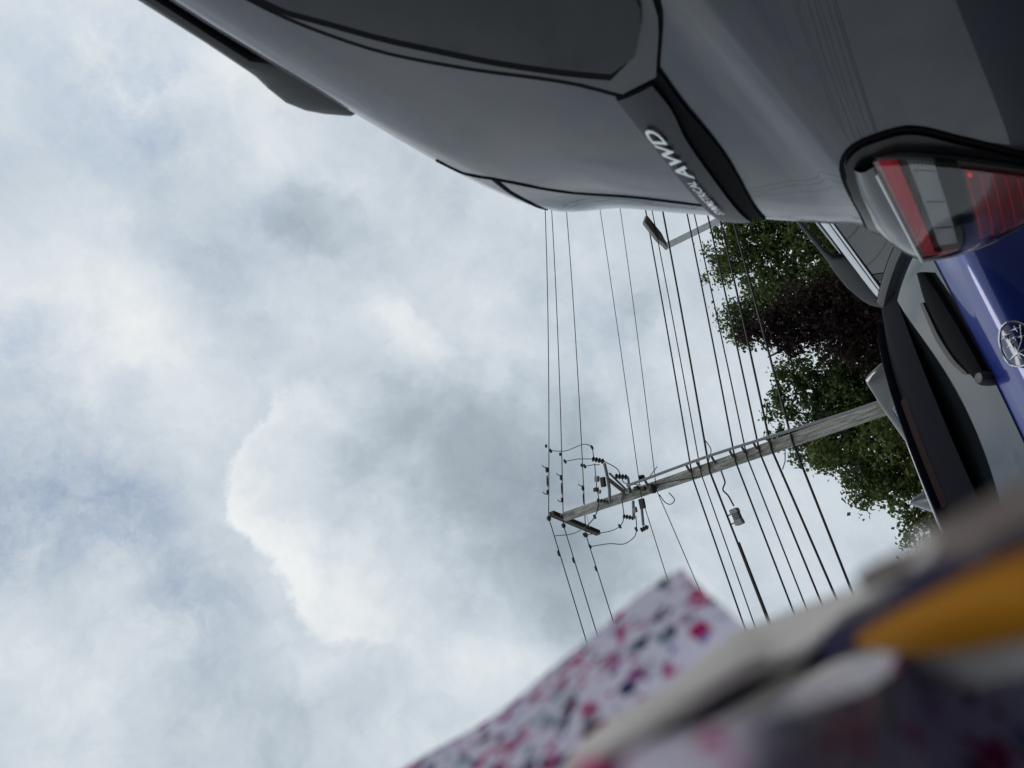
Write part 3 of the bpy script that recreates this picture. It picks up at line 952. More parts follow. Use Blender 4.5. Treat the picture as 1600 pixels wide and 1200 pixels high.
GALV = mat('galvanised_steel', (0.30, 0.31, 0.32), 0.5, 0.6, noise=(30, (0.20, 0.21, 0.22)))
PORC = mat('dark_insulator', (0.035, 0.030, 0.028), 0.3, 0, 0.4)
PORCG = mat('grey_insulator', (0.26, 0.27, 0.27), 0.4, 0, 0.2)
DARKIRON = mat('dark_iron', (0.045, 0.042, 0.040), 0.7, 0.2, noise=(25, (0.08, 0.07, 0.065)))
CABLE = mat('black_cable', (0.012, 0.012, 0.013), 0.6)
CABLEG = mat('bare_wire', (0.07, 0.072, 0.075), 0.5, 0.6)
CONDUIT = mat('grey_conduit', (0.26, 0.27, 0.275), 0.6, noise=(12, (0.20, 0.205, 0.21)))

PX, PY = -3.0, 13.15
pole = empty('utility_pole', (-3.31, 13.10, 0))
tag(pole, 'weathered grey utility pole with crossarm, fuse brackets and insulators, leaning behind the blue hatchback', 'utility pole')


def pl(p):
    """a point given in the scene, made local to the pole"""
    return Vector(p) - Vector((-3.31, 13.10, 0))


EA = math.atan2(0.222, 0.975)


def pp(a, z, d=0.0):
    """beside the pole: a metres to the right of its axis line, z up, d towards the car park"""
    return pl((PX + a * math.cos(EA) + d * math.sin(EA), PY + a * math.sin(EA) - d * math.cos(EA), z))


shaft = []
for i in range(25):
    t = i / 24
    z = -0.5 + 10.2 * t
    k = max(0.0, z) / 9.65
    x = -3.31 + (0.38) * k ** 1.05
    y = 13.10 + 0.02 * k + 0.19 * k ** 3
    shaft.append(pl((x, y, z)))
MB().tube(shaft, [0.128 - 0.030 * i / 24 + random.uniform(-.002, .002) for i in range(25)], 20).build('pole_shaft', POLEWOOD, pole, angle=60)
MB().bar(pl((-2.70, 13.01, 9.75)), pl((-3.74, 14.25, 9.75)), 0.10, 0.12).build('crossarm', mat('tarred_wood', (0.06, 0.055, 0.05), 0.85, noise=(14, (0.10, 0.095, 0.085))), pole, smooth=False, bevel=0.006)
for t in (0.12, 0.75):
    q = pl((-2.70 + (-1.04) * t, 13.01 + 1.24 * t, 9.69))
    MB().bar(q, pl((-2.94, 13.27, 9.15)), 0.03, 0.008).build('arm_brace', GALV, pole, smooth=False)


def insulator(a, b, n=4, r=0.055, mt=PORC):
    a, b = Vector(a), Vector(b)
    d = (b - a)
    pr = []
    for i in range(n):
        t0, t1 = i / n, (i + 1) / n
        pr += [(t0 * 0.98, 0.022), (t0 + 0.25 / n, r), (t0 + 0.55 / n, r * 0.85), (t0 + 0.62 / n, 0.022)]
    pr.append((1.0, 0.022))
    MB().tube([a + d * t for t, _ in pr], [r_ for _, r_ in pr], 12).build('insulator', mt, pole)


def rod(pts, r, name='bracket', mt=GALV, n=8):
    if len(pts) > 3:
        pts = resample(pts, len(pts) * 5)
    MB().tube(pts, r, n).build(name, mt, pole)


rod([pp(.774, 8.239, .1), pp(.52, 8.29, .1), pp(.30, 8.349, .1), pp(.039, 8.461, .1)], 0.032)
MB().bar(pp(.462, 8.295, .1), pp(.06, 8.04, .1), 0.05, 0.06).build('bracket_strut', DARKIRON, pole, smooth=False)
MB().bar(pp(.56, 8.20, .14), pp(.10, 7.98, .14), 0.03, 0.03).build('bracket_strut', DARKIRON, pole, smooth=False)
insulator(pp(.946, 8.45, .1), pp(.80, 8.223, .1))
insulator(pp(.459, 8.124, .1), pp(.35, 7.882, .1))
rod([pp(.35, 7.882, .1), pp(.154, 7.941, .1)], 0.026)
insulator(pp(.164, 8.705, .1), pp(.035, 8.451, .1), 4, 0.048)
insulator(pp(-.303, 8.304, .1), pp(-.415, 8.088, .1), 4, 0.048)
rod([pp(-.10, 7.975, .1), pp(-.41, 8.107, .1)], 0.030)
rod([pp(-.14, 7.815, .1), pp(-.598, 7.976, .1)], 0.028)
insulator(pp(-.665, 8.06, .1), pp(-.645, 7.89, .1), 3, 0.05)
for (a0, z0, a1, z1, w, mt) in ((.539, 8.397, .356, 8.45, .10, DARKIRON), (.60, 8.50, .50, 8.55, .09, PORCG), (.40, 8.62, .33, 8.65, .10, DARKIRON), (.33, 8.56, .27, 8.60, .06, PORCG), (.164, 7.97, .06, 8.0, .11, GALV), (.14, 7.80, .05, 7.80, .10, DARKIRON), (-.12, 7.80, -.30, 7.84, .11, DARKIRON), (-.22, 8.00, -.32, 8.02, .08, PORCG), (.08, 7.66, .0, 7.68, .09, DARKIRON)):
    MB().bar(pp(a0, z0, .10), pp(a1, z1, .10), w, w * 0.8).build('fuse_cutout', mt, pole, smooth=False, bevel=0.008)
MB().bar(pp(.10, 8.13, .12), pp(.0, 8.22, .12), 0.10, 0.07).build('clamp_plate', GALV, pole, smooth=False, bevel=0.005)
MB().lathe([(0.0, 0.05), (0.09, 0.04), (0.10, -0.02), (0.06, -0.05), (0.0, -0.05)], 14, 'z').build('pole_knob', DARKIRON, pole).location = pp(-.02, 7.48, .13)
insulator(pp(.25, 7.68, .05), pp(.23, 7.58, .05), 3, 0.06)
JUMP = [[(.848, 8.462), (.615, 8.549), (.362, 8.635), (.139, 8.693), (.007, 8.78), (-.116, 8.922), (-.223, 9.152)],
        [(1.442, 9.302), (1.305, 8.916), (1.29, 8.557), (1.158, 8.381), (.935, 8.44)],
        [(1.124, 9.077), (1.059, 8.764), (.943, 8.46)], [(.876, 8.697), (.831, 8.489), (.786, 8.369)],
        [(-.374, 9.304), (-.445, 8.956), (-.484, 8.648), (-.461, 8.477), (-.333, 8.325), (.022, 8.202)],
        [(-.625, 9.279), (-.70, 8.844), (-.80, 8.524), (-.743, 8.272), (-.622, 8.162), (-.38, 8.065)],
        [(-.178, 9.98), (-.27, 9.499), (-.229, 9.186), (-.115, 8.917), (.118, 8.711)],
        [(.793, 8.226), (.519, 8.034), (.321, 8.038), (.122, 7.708)], [(.165, 7.557), (.268, 7.357), (.326, 7.253)],
        [(-.17, 7.435), (-.34, 7.387), (-.411, 7.294), (-.354, 7.184), (-.201, 7.237)],
        [(.439, 6.176), (.262, 6.14), (.112, 6.236), (.023, 6.33)], [(-.264, 4.945), (-.415, 5.014), (-.53, 5.115)]]
for j in JUMP:
    rod([pp(a, z, 0.06) for a, z in j], 0.009, 'jumper_wire', CABLEG, 6)
for (a, z) in ((1.442, 9.302), (1.124, 9.077), (.876, 8.697), (-.374, 9.304), (-.625, 9.279), (1.158, 8.381), (-.116, 8.922), (-.461, 8.477), (-.62, 8.17)):
    MB().lathe([(0.0, -0.05), (0.022, -0.04), (0.028, 0.0), (0.022, 0.04), (0.0, 0.05)], 8, 'x').build('wire_clamp', DARKIRON, pole).location = pp(a, z, 0.06)
rod([pp(.207, 7.942, .16), pp(.194, 7.58, .16), pp(.155, 6.348, .16), pp(.069, 5.125, .16), pp(-.02, 4.015, .16), pp(-.063, 3.269, .16), pp(-.13, 0, .16)], 0.026, 'conduit', CONDUIT)
rod([pp(.015, 7.519, .13), pp(-.007, 7.188, .14), pp(-.062, 6.881, .14), pp(-.14, 6.512, .10)], 0.010, 'ground_wire', CABLE, 6)
for z in (7.55, 6.66, 6.45, 6.15, 5.80, 5.57, 5.35, 5.10):
    MB().bar(pp(.17 - (7.5 - z) * 0.045, z, .16), pp(.05 - (7.5 - z) * 0.05, z + 0.02, .06), 0.03, 0.035).build('cable_bracket', DARKIRON, pole, smooth=False)

LN = 45.0
TR, TL = R(40), R(26)


def span_points(an, xr, zr, xl, zl):
    ax, ay, az = an
    sagR = max(0.25, (az - zr) * LN * LN / (4 * xr * (LN - xr)))
    xl = -xl
    sagL = min(2.2, max(0.05, (az - zl) * LN * LN / (4 * xl * (LN - xl))))
    pts = []
    for i in range(36, 0, -1):
        x = LN * (i / 36) ** 1.6
        z = az - 4 * sagL * x * (LN - x) / LN / LN
        pts.append((ax - x * math.cos(TL), ay - x * math.sin(TL), z))
    pts.append((ax, ay, az))
    for i in range(1, 37):
        x = LN * (i / 36) ** 1.6
        z = az - 4 * sagR * x * (LN - x) / LN / LN
        pts.append((ax + x * math.cos(TR), ay + x * math.sin(TR), z))
    return pts


ORD = ['topmost', 'second', 'third', 'fourth', 'fifth', 'sixth', 'seventh', 'eighth', 'ninth', 'tenth', 'eleventh', 'twelfth', 'lowest']
RAD = [.011, .011, .011, .008, .008, .015, .011, .019, .016, .013, .017, .020, .021]
for i in range(13):
    if i < 3:
        an, (xr, zr, xl, zl) = TOPWIRES[i]
    else:
        zp, xr, zr, xl, zl = WIRES[i]
        an = (PX - 0.10 * (9 - zp) / 4, PY - 0.16, zp)
    pts = span_points(an, xr, zr, xl, zl)
    w = MB().tube(pts, RAD[i], 7).build('overhead_wire', CABLEG if i < 5 else CABLE)
    kind = 'bare power line tied to the crossarm' if i < 3 else ('thin bare wire crossing the utility pole' if i < 5 else 'black cable crossing the utility pole')
    tag(w, f'{ORD[i]} overhead wire from the top, {kind}', 'wire', 'overhead wires strung across the sky')
    if i < 3:
        wl = Vector(pts[36])
        dr, dl = Vector((math.cos(TR), math.sin(TR), -0.08)), Vector((-math.cos(TL), -math.sin(TL), -0.03))
        for (d, x, ln, r) in ((dr, 0.55, 0.10, 0.030), (dr, 1.05, 0.12, 0.034), (dr, 0.8, 0.26, 0.018), (dr, 1.6, 0.08, 0.026), (dl, 0.75, 0.12, 0.026), (dl, 0.02, 0.10, 0.045)):
            MB().tube([wl + d * (x - ln / 2), wl + d * (x - ln / 4), wl + d * (x + ln / 4), wl + d * (x + ln / 2)], [r * 0.5, r, r, r * 0.5], 8).build('wire_clamp', DARKIRON, w)
        for x in (0.5, 1.1):
            q = wl + dr * x
            MB().tube([q, q + Vector((0.03, -0.02, 0.04)), q + Vector((0.09, -0.03, 0.06))], 0.010, 6).build('arcing_horn', CABLEG, w)
# lashed bundle on the left span, and the grey box hanging from it
zp, xr, zr, xl, zl = WIRES[7]
P8 = span_points((PX - .07, PY - .16, zp), xr, zr, xl, zl)
bundle = MB().tube([Vector(p) + Vector((0, 0, -0.02)) for p in P8[20:33]], 0.024, 8).build('cable_bundle', CABLE)
tag(bundle, 'thick lashed black cable bundle running from the pole past the grey box', 'cable')
tg = [(-.174, 6.135), (-.377, 6.152), (-.502, 6.249), (-.642, 6.199), (-.83, 6.184)]
tw = MB().tube(resample([Vector(pp(a, z, .05)) + Vector((-3.31, 13.10, 0)) for a, z in tg], 24), 0.014, 6).build('cable_tail', CABLE)
tag(tw, 'short looping black cable tail between the pole and the grey box', 'cable')
enc = empty('splice_box', tuple(pp(-1.02, 6.23, .05) + Vector((-3.31, 13.10, 0))))
tag(enc, 'small grey splice box hanging beside the thick black cable', 'splice box')
er = Matrix.Rotation(R(26), 3, 'Z') @ Matrix.Rotation(R(-4), 3, 'Y')
MB().box((0, 0, -.02), (.30, .14, .13), er).build('box_body', mat('enclosure_grey', (0.20, 0.21, 0.215), 0.6), enc, smooth=False, bevel=0.015)
for x in (-.105, .105):
    MB().box(er @ Vector((x, 0, -.018)), (.085, .155, .145), er).build('box_cap', mat('enclosure_pale', (0.42, 0.43, 0.44), 0.6), enc, smooth=False, bevel=0.012)
for x in (-.08, .08):
    MB().bar(er @ Vector((x, 0, .05)), er @ Vector((x, 0.02, .15)), 0.02, 0.01).build('hanger', DARKIRON, enc, smooth=False)

# ------------------------------------------------------------------ car-park lamp
lamp_post = empty('street_lamp', (0.60, 16.97, 0))
tag(lamp_post, 'slim pale grey lamp post with flat square head, just past the grey car', 'street lamp')
PALE = mat('pale_galvanised', (0.66, 0.67, 0.67), 0.6, 0.1, noise=(8, (0.54, 0.55, 0.55)))
MB().bar((0, 0, 0), (0.455, 0, 6.22), 0.14, 0.14, (0, 1, 0)).build('post', PALE, lamp_post, smooth=False, bevel=0.012)
hd = MB()
hr = Matrix.Rotation(R(-20), 3, 'Z')
outl = [(-.05, -.07), (.10, -.10), (.28, -.22), (.80, -.20), (.80, .20), (.28, .22), (.10, .10), (-.05, .07)]
rows_ = []
for (sc, z) in ((0.96, -.035), (1.0, -.025), (1.0, .02), (0.94, .045)):
    rows_.append([Vector((0.455, 0, 6.26)) + hr @ Vector((x * sc, y * sc, z + x * 0.06)) for x, y in outl])
hd.grid(rows_, True)
hd.add(rows_[0], [tuple(range(8))])
hd.add(rows_[-1], [tuple(range(8))])
hd.build('lamp_head', mat('lamp_head_grey', (0.30, 0.30, 0.29), 0.5, 0.3), lamp_post, smooth=False)
MB().box(Vector((0.455, 0, 6.26)) + hr @ Vector((.54, 0, 0.0)), (.42, .30, .03), hr @ Matrix.Rotation(R(-3.4), 3, 'Y')).build('led_panel', mat('led_off', (0.16, 0.14, 0.11), 0.4, noise=(30, (0.10, 0.09, 0.07))), lamp_post, smooth=False)

# ------------------------------------------------------------------ trees
TREE_A = [(0.63, 29.99, 7.83, 1.16), (0.51, 30.0, 6.45, 1.3), (-0.74, 29.99, 5.67, 1.44), (-0.07, 30.0, 8.81, 0.64), (-0.84, 29.99, 7.41, 1.08), (-0.17, 29.0, 4.7, 1.33), (-2.14, 30.93, 5.3, 1.07), (1.89, 30.94, 6.58, 1.46), (1.32, 29.97, 4.92, 1.61), (-0.96, 29.98, 4.15, 1.36), (-2.65, 30.89, 4.11, 1.39), (0.51, 30.0, 3.21, 1.78), (3.07, 30.85, 6.47, 1.21), (-1.53, 30.96, 2.45, 2.03)]
TREE_B = [(-2.07, 32.94, 10.02, 0.71), (-2.17, 33.93, 9.18, 1.1), (-2.59, 33.9, 7.77, 1.48), (-3.28, 33.84, 6.43, 1.58), (-2.77, 32.88, 10.02, 0.6), (-3.95, 33.77, 5.15, 1.8), (-5.35, 33.58, 4.05, 2.26)]
TREE_C = [(-2.47, 26.89, 7.58, 0.7), (-2.58, 26.88, 6.54, 1.03), (-3.31, 26.8, 5.56, 1.15), (-3.19, 26.81, 4.65, 0.86), (-3.26, 26.8, 7.1, 0.56), (-2.29, 26.9, 5.39, 0.59), (-4.38, 27.15, 5.25, 0.76), (-4.09, 27.19, 3.97, 1.13), (-2.84, 26.85, 3.57, 0.91), (-3.95, 26.71, 2.72, 1.57), (-2.41, 26.89, 8.34, 0.31)]
TREE_D = [(-4.73, 28.61, 7.94, 0.89), (-5.39, 28.49, 7.0, 1.19), (-5.95, 28.38, 6.0, 1.29), (-5.51, 28.47, 8.77, 0.66), (-6.43, 28.28, 7.73, 1.19), (-7.01, 28.14, 6.6, 1.12), (-7.17, 28.1, 8.63, 0.74), (-4.99, 28.57, 6.0, 1.01), (-6.67, 29.25, 5.26, 1.58), (-6.37, 28.29, 9.43, 0.38), (-7.54, 28.0, 7.66, 0.91), (-6.94, 29.19, 4.08, 1.98), (-8.36, 28.81, 5.16, 1.56)]
TREE_E = [(-6.63, 24.1, 7.22, 0.59), (-7.23, 23.93, 6.39, 0.81), (-7.03, 23.99, 5.34, 1.04), (-8.02, 23.68, 6.62, 0.5), (-8.09, 23.65, 5.55, 0.79), (-9.08, 23.29, 5.61, 0.48), (-7.68, 23.79, 5.92, 0.76), (-8.85, 23.38, 4.91, 0.73), (-7.56, 23.83, 4.4, 1.1), (-9.42, 23.16, 5.98, 0.26), (-8.45, 23.53, 3.44, 1.6), (-9.47, 23.14, 4.59, 0.9), (-9.74, 23.02, 5.15, 0.33)]


def leaf_material(name, c1, c2, c3):
    m_ = bpy.data.materials.new(name)
    m_.use_nodes = True
    nt = m_.node_tree
    nt.nodes.clear()
    g = nt.nodes.new('ShaderNodeNewGeometry')
    cr = nt.nodes.new('ShaderNodeValToRGB')
    e = cr.color_ramp.elements
    e[0].position, e[0].color = 0.0, (*c1, 1)
    e[1].position, e[1].color = 1.0, (*c3, 1)
    k = e.new(0.6)
    k.color = (*c2, 1)
    tcn = nt.nodes.new('ShaderNodeTexCoord')
    nz = nt.nodes.new('ShaderNodeTexNoise')
    nz.inputs['Scale'].default_value = 1.1
    nz.inputs['Detail'].default_value = 2
    nt.links.new(tcn.outputs['Object'], nz.inputs['Vector'])
    mr = nt.nodes.new('ShaderNodeMapRange')
    mr.inputs['From Min'].default_value = 0.35
    mr.inputs['From Max'].default_value = 0.65
    mr.inputs['To Min'].default_value = -0.25
    mr.inputs['To Max'].default_value = 0.35
    nt.links.new(nz.outputs['Fac'], mr.inputs['Value'])
    ad = nt.nodes.new('ShaderNodeMath')
    ad.operation = 'MULTIPLY_ADD'
    ad.inputs[1].default_value = 0.75
    nt.links.new(g.outputs['Random Per Island'], ad.inputs[0])
    nt.links.new(mr.outputs[0], ad.inputs[2])
    nt.links.new(ad.outputs[0], cr.inputs['Fac'])
    pb = nt.nodes.new('ShaderNodeBsdfPrincipled')
    pb.inputs['Roughness'].default_value = 0.55
    pb.inputs['Specular IOR Level'].default_value = 0.3
    tr = nt.nodes.new('ShaderNodeBsdfTranslucent')
    mx = nt.nodes.new('ShaderNodeMixShader')
    mx.inputs[0].default_value = 0.45
    nt.links.new(cr.outputs[0], pb.inputs['Base Color'])
    nt.links.new(cr.outputs[0], tr.inputs['Color'])
    nt.links.new(pb.outputs[0], mx.inputs[1])
    nt.links.new(tr.outputs[0], mx.inputs[2])
    o = nt.nodes.new('ShaderNodeOutputMaterial')
    nt.links.new(mx.outputs[0], o.inputs[0])
    return m_


GREEN = leaf_material('green_leaves', (0.055, 0.088, 0.026), (0.115, 0.155, 0.044), (0.22, 0.255, 0.085))
GREEN2 = leaf_material('deep_green_leaves', (0.046, 0.080, 0.028), (0.090, 0.132, 0.045), (0.17, 0.215, 0.075))
PLUM = leaf_material('plum_leaves', (0.022, 0.012, 0.013), (0.038, 0.021, 0.021), (0.080, 0.044, 0.038))
BARK = mat('bark', (0.055, 0.045, 0.036), 0.95, noise=(10, (0.10, 0.085, 0.07)), bump=(30, 0.8))


def tree(name, label, blobs, material, seed, density=1.0, leaf=0.165):
    rnd = random.Random(seed)
    cx = sum(b[0] * b[3] ** 2 for b in blobs) / sum(b[3] ** 2 for b in blobs)
    cy = sum(b[1] * b[3] ** 2 for b in blobs) / sum(b[3] ** 2 for b in blobs)
    root = empty(name, (cx, cy, 0))
    tag(root, label, 'tree', 'trees beyond the car park')
    O = Vector((cx, cy, 0))
    zt = min(b[2] for b in blobs)
    top = max(b[2] for b in blobs)
    tk = MB().tube([Vector((0, 0, -0.2)), Vector((0.05, 0, 1.0)), Vector((0.0, 0.08, zt)), Vector((0.1, 0.0, (zt + top) / 2)), Vector((0.0, 0.1, top - 0.3))], [0.30, 0.24, 0.19, 0.12, 0.03], 10)
    for b in blobs:
        e = Vector(b[:3]) - O
        s = Vector((0, 0.05, max(1.2, e.z - e.xy.length * 0.7 - 0.4)))
        mid = s.lerp(e, 0.5) + Vector((0, 0, 0.15))
        tk.tube([s, mid, e], [0.06, 0.035, 0.012], 6)
        for _ in range(5):
            d = Vector((rnd.gauss(0, 1), rnd.gauss(0, 1), rnd.gauss(0.2, 1))).normalized() * b[3] * 0.9
            tk.tube([e, e + d * 0.5 + Vector((0, 0, 0.05)), e + d], [0.02, 0.012, 0.004], 4)
    tk.build('trunk', BARK, root)
    vs_, fs = [], []
    for b in blobs:
        r = b[3]
        n_cl = max(8, int(95 * r * r * density))
        for _ in range(n_cl):
            d = Vector((rnd.gauss(0, 1), rnd.gauss(0, 1), rnd.gauss(0, 1))).normalized()
            rr = r * (rnd.random() ** 0.42) * rnd.uniform(0.8, 1.22)
            cc = Vector(b[:3]) - O + Vector((d.x * rr, d.y * rr, d.z * rr))
            cr_ = rnd.uniform(0.16, 0.32)
            droop = Vector((rnd.gauss(0, 1), rnd.gauss(0, 1), rnd.gauss(0, 0.6))).normalized()
            for _ in range(rnd.randint(13, 24)):
                p = cc + Vector((rnd.gauss(0, 1), rnd.gauss(0, 1), rnd.gauss(0, 0.7))) * cr_ * 0.6 + droop * rnd.uniform(-.5, .5) * cr_
                L_ = leaf * rnd.uniform(0.6, 1.25)
                ax = (droop * 0.6 + Vector((rnd.gauss(0, 1), rnd.gauss(0, 1), rnd.gauss(-0.3, .8)))).normalized()
                nn = Vector((rnd.gauss(0, 0.8), rnd.gauss(0, 0.8), 1)).normalized()
                sd = ax.cross(nn)
                if sd.length < 0.05:
                    continue
                sd.normalize()
                up = sd.cross(ax)
                k = len(vs_)
                w = L_ * 0.36
                vs_ += [p, p + ax * L_ * 0.45 + sd * w + up * 0.15 * L_, p + ax * L_, p + ax * L_ * 0.45 - sd * w + up * 0.15 * L_]
                fs += [(k, k + 1, k + 2), (k, k + 2, k + 3)]
    me = bpy.data.meshes.new('crown')
    me.from_pydata([tuple(v) for v in vs_], [], fs)
    me.materials.append(material)
    o = bpy.data.objects.new('crown', me)
    COL.objects.link(o)
    o.parent = root
    return root


tree('broadleaf_tree', 'green broadleaf tree behind the lamp post, next to the grey car', TREE_A, GREEN, 1, 0.8)
tree('broadleaf_tree', 'deep green tree behind the plum tree, only its top showing', TREE_B, GREEN2, 2)
tree('plum_tree', 'dark purple-leaved tree between two green trees', TREE_C, PLUM, 3, 1.0)
tree('broadleaf_tree', 'dense green tree crossed by the utility pole', TREE_D, GREEN2, 4, 0.85)
tree('broadleaf_tree', 'ragged green tree beyond the blue hatchback, farthest from the lamp post', TREE_E, GREEN, 5, 1.0, 0.15)

# ------------------------------------------------------------------ the cloth bag the phone lies in
BAG_FLAP = [[(-0.0913, 0.1495, 1.2853), (-0.0866, 0.1635, 1.253), (-0.0833, 0.1719, 1.2299), (-0.078, 0.1782, 1.2103), (-0.0735, 0.1827, 1.1935), (-0.0691, 0.1857, 1.179), (-0.0662, 0.1872, 1.167)], [(-0.0886, 0.1296, 1.2357), (-0.0814, 0.1397, 1.2098), (-0.0785, 0.1464, 1.1942), (-0.0755, 0.1515, 1.1811), (-0.0738, 0.1581, 1.1705), (-0.0718, 0.1638, 1.1612), (-0.07, 0.1687, 1.1533)], [(-0.0883, 0.1178, 1.2034), (-0.079, 0.1253, 1.1818), (-0.0769, 0.1316, 1.1715), (-0.0761, 0.1368, 1.1631), (-0.0774, 0.1463, 1.1572), (-0.0781, 0.1554, 1.152), (-0.078, 0.1642, 1.1471)]]
BAG_HEM = [[(-0.0763, 0.1051, 1.1858), (-0.0693, 0.1176, 1.1656), (-0.0676, 0.127, 1.1504), (-0.0698, 0.1488, 1.1405), (-0.062, 0.1366, 1.1163), (-0.0464, 0.1086, 1.0963), (-0.0369, 0.0891, 1.0856), (-0.0315, 0.0796, 1.0745)], [(-0.0713, 0.0972, 1.1701), (-0.0625, 0.1031, 1.151), (-0.0596, 0.1062, 1.1366), (-0.0624, 0.1231, 1.1278), (-0.0541, 0.1127, 1.1088), (-0.043, 0.0948, 1.0935), (-0.0358, 0.0815, 1.0847), (-0.0298, 0.0702, 1.0749)], [(-0.0762, 0.103, 1.1703), (-0.0698, 0.1121, 1.1554), (-0.067, 0.1159, 1.1398), (-0.0758, 0.1389, 1.1338), (-0.0663, 0.1278, 1.114), (-0.0543, 0.1098, 1.0984), (-0.0463, 0.0983, 1.0883), (-0.0401, 0.0869, 1.0773)], [(-0.0695, 0.0934, 1.1573), (-0.0619, 0.097, 1.1419), (-0.0631, 0.1036, 1.1307), (-0.0664, 0.115, 1.1226), (-0.0614, 0.111, 1.1082), (-0.057, 0.1039, 1.0978), (-0.0494, 0.089, 1.0886), (-0.0432, 0.0762, 1.0799)], [(-0.0753, 0.0988, 1.1579), (-0.071, 0.1065, 1.1454), (-0.0749, 0.1156, 1.1376), (-0.0796, 0.1288, 1.129), (-0.0758, 0.1262, 1.1141), (-0.0726, 0.1204, 1.1032), (-0.0636, 0.1047, 1.0927), (-0.0566, 0.0921, 1.0837)]]
BAG_PIPING = [[(-0.0746, 0.1008, 1.1682), (-0.0683, 0.1097, 1.1536), (-0.0655, 0.1133, 1.1382), (-0.074, 0.1357, 1.1323), (-0.0555, 0.1089, 1.1071), (-0.0435, 0.0911, 1.0929), (-0.0362, 0.0789, 1.0843), (-0.0306, 0.068, 1.0755)]]
BAG_HEM_SHADE = [[(-0.047, 0.1057, 1.1018), (-0.039, 0.0939, 1.0901), (-0.0335, 0.0834, 1.083), (-0.028, 0.0727, 1.0738)], [(-0.0463, 0.1033, 1.1011), (-0.0384, 0.0886, 1.089), (-0.0324, 0.0765, 1.0824), (-0.0275, 0.0669, 1.0743)], [(-0.0468, 0.1037, 1.1011), (-0.0405, 0.0894, 1.0893), (-0.0339, 0.0763, 1.0827), (-0.029, 0.0665, 1.0749)]]
BAG_TAB = [[(-0.0582, 0.1135, 1.1084), (-0.0453, 0.0939, 1.0938), (-0.0382, 0.0821, 1.0851), (-0.032, 0.0696, 1.0759)], [(-0.0569, 0.11, 1.1079), (-0.0454, 0.0879, 1.0934), (-0.0384, 0.0749, 1.0849), (-0.0315, 0.0618, 1.0766)], [(-0.0592, 0.1132, 1.1088), (-0.0519, 0.0935, 1.0961), (-0.0455, 0.0808, 1.0873), (-0.0382, 0.0678, 1.0788)]]
BAG_PANEL = [[(-0.0426, 0.0636, 1.135), (-0.0385, 0.0611, 1.1239), (-0.0364, 0.059, 1.1139), (-0.0368, 0.0602, 1.1043), (-0.0471, 0.0801, 1.1027), (-0.0694, 0.127, 1.1027), (-0.0913, 0.1643, 1.0899)], [(-0.0445, 0.0579, 1.1329), (-0.0398, 0.0562, 1.1223), (-0.0373, 0.054, 1.1125), (-0.037, 0.055, 1.1032), (-0.0445, 0.0676, 1.1), (-0.0744, 0.1139, 1.105), (-0.0991, 0.1494, 1.095)], [(-0.0533, 0.0536, 1.136), (-0.0483, 0.052, 1.1254), (-0.0449, 0.0499, 1.1153), (-0.045, 0.0507, 1.1064), (-0.0529, 0.0619, 1.1035), (-0.0714, 0.0853, 1.1036), (-0.1016, 0.1233, 1.0992)], [(-0.0768, 0.047, 1.1468), (-0.0697, 0.0459, 1.1353), (-0.0642, 0.0444, 1.1243), (-0.0631, 0.0456, 1.1148), (-0.0734, 0.0561, 1.113), (-0.0977, 0.0778, 1.1158), (-0.1368, 0.1133, 1.1155)]]


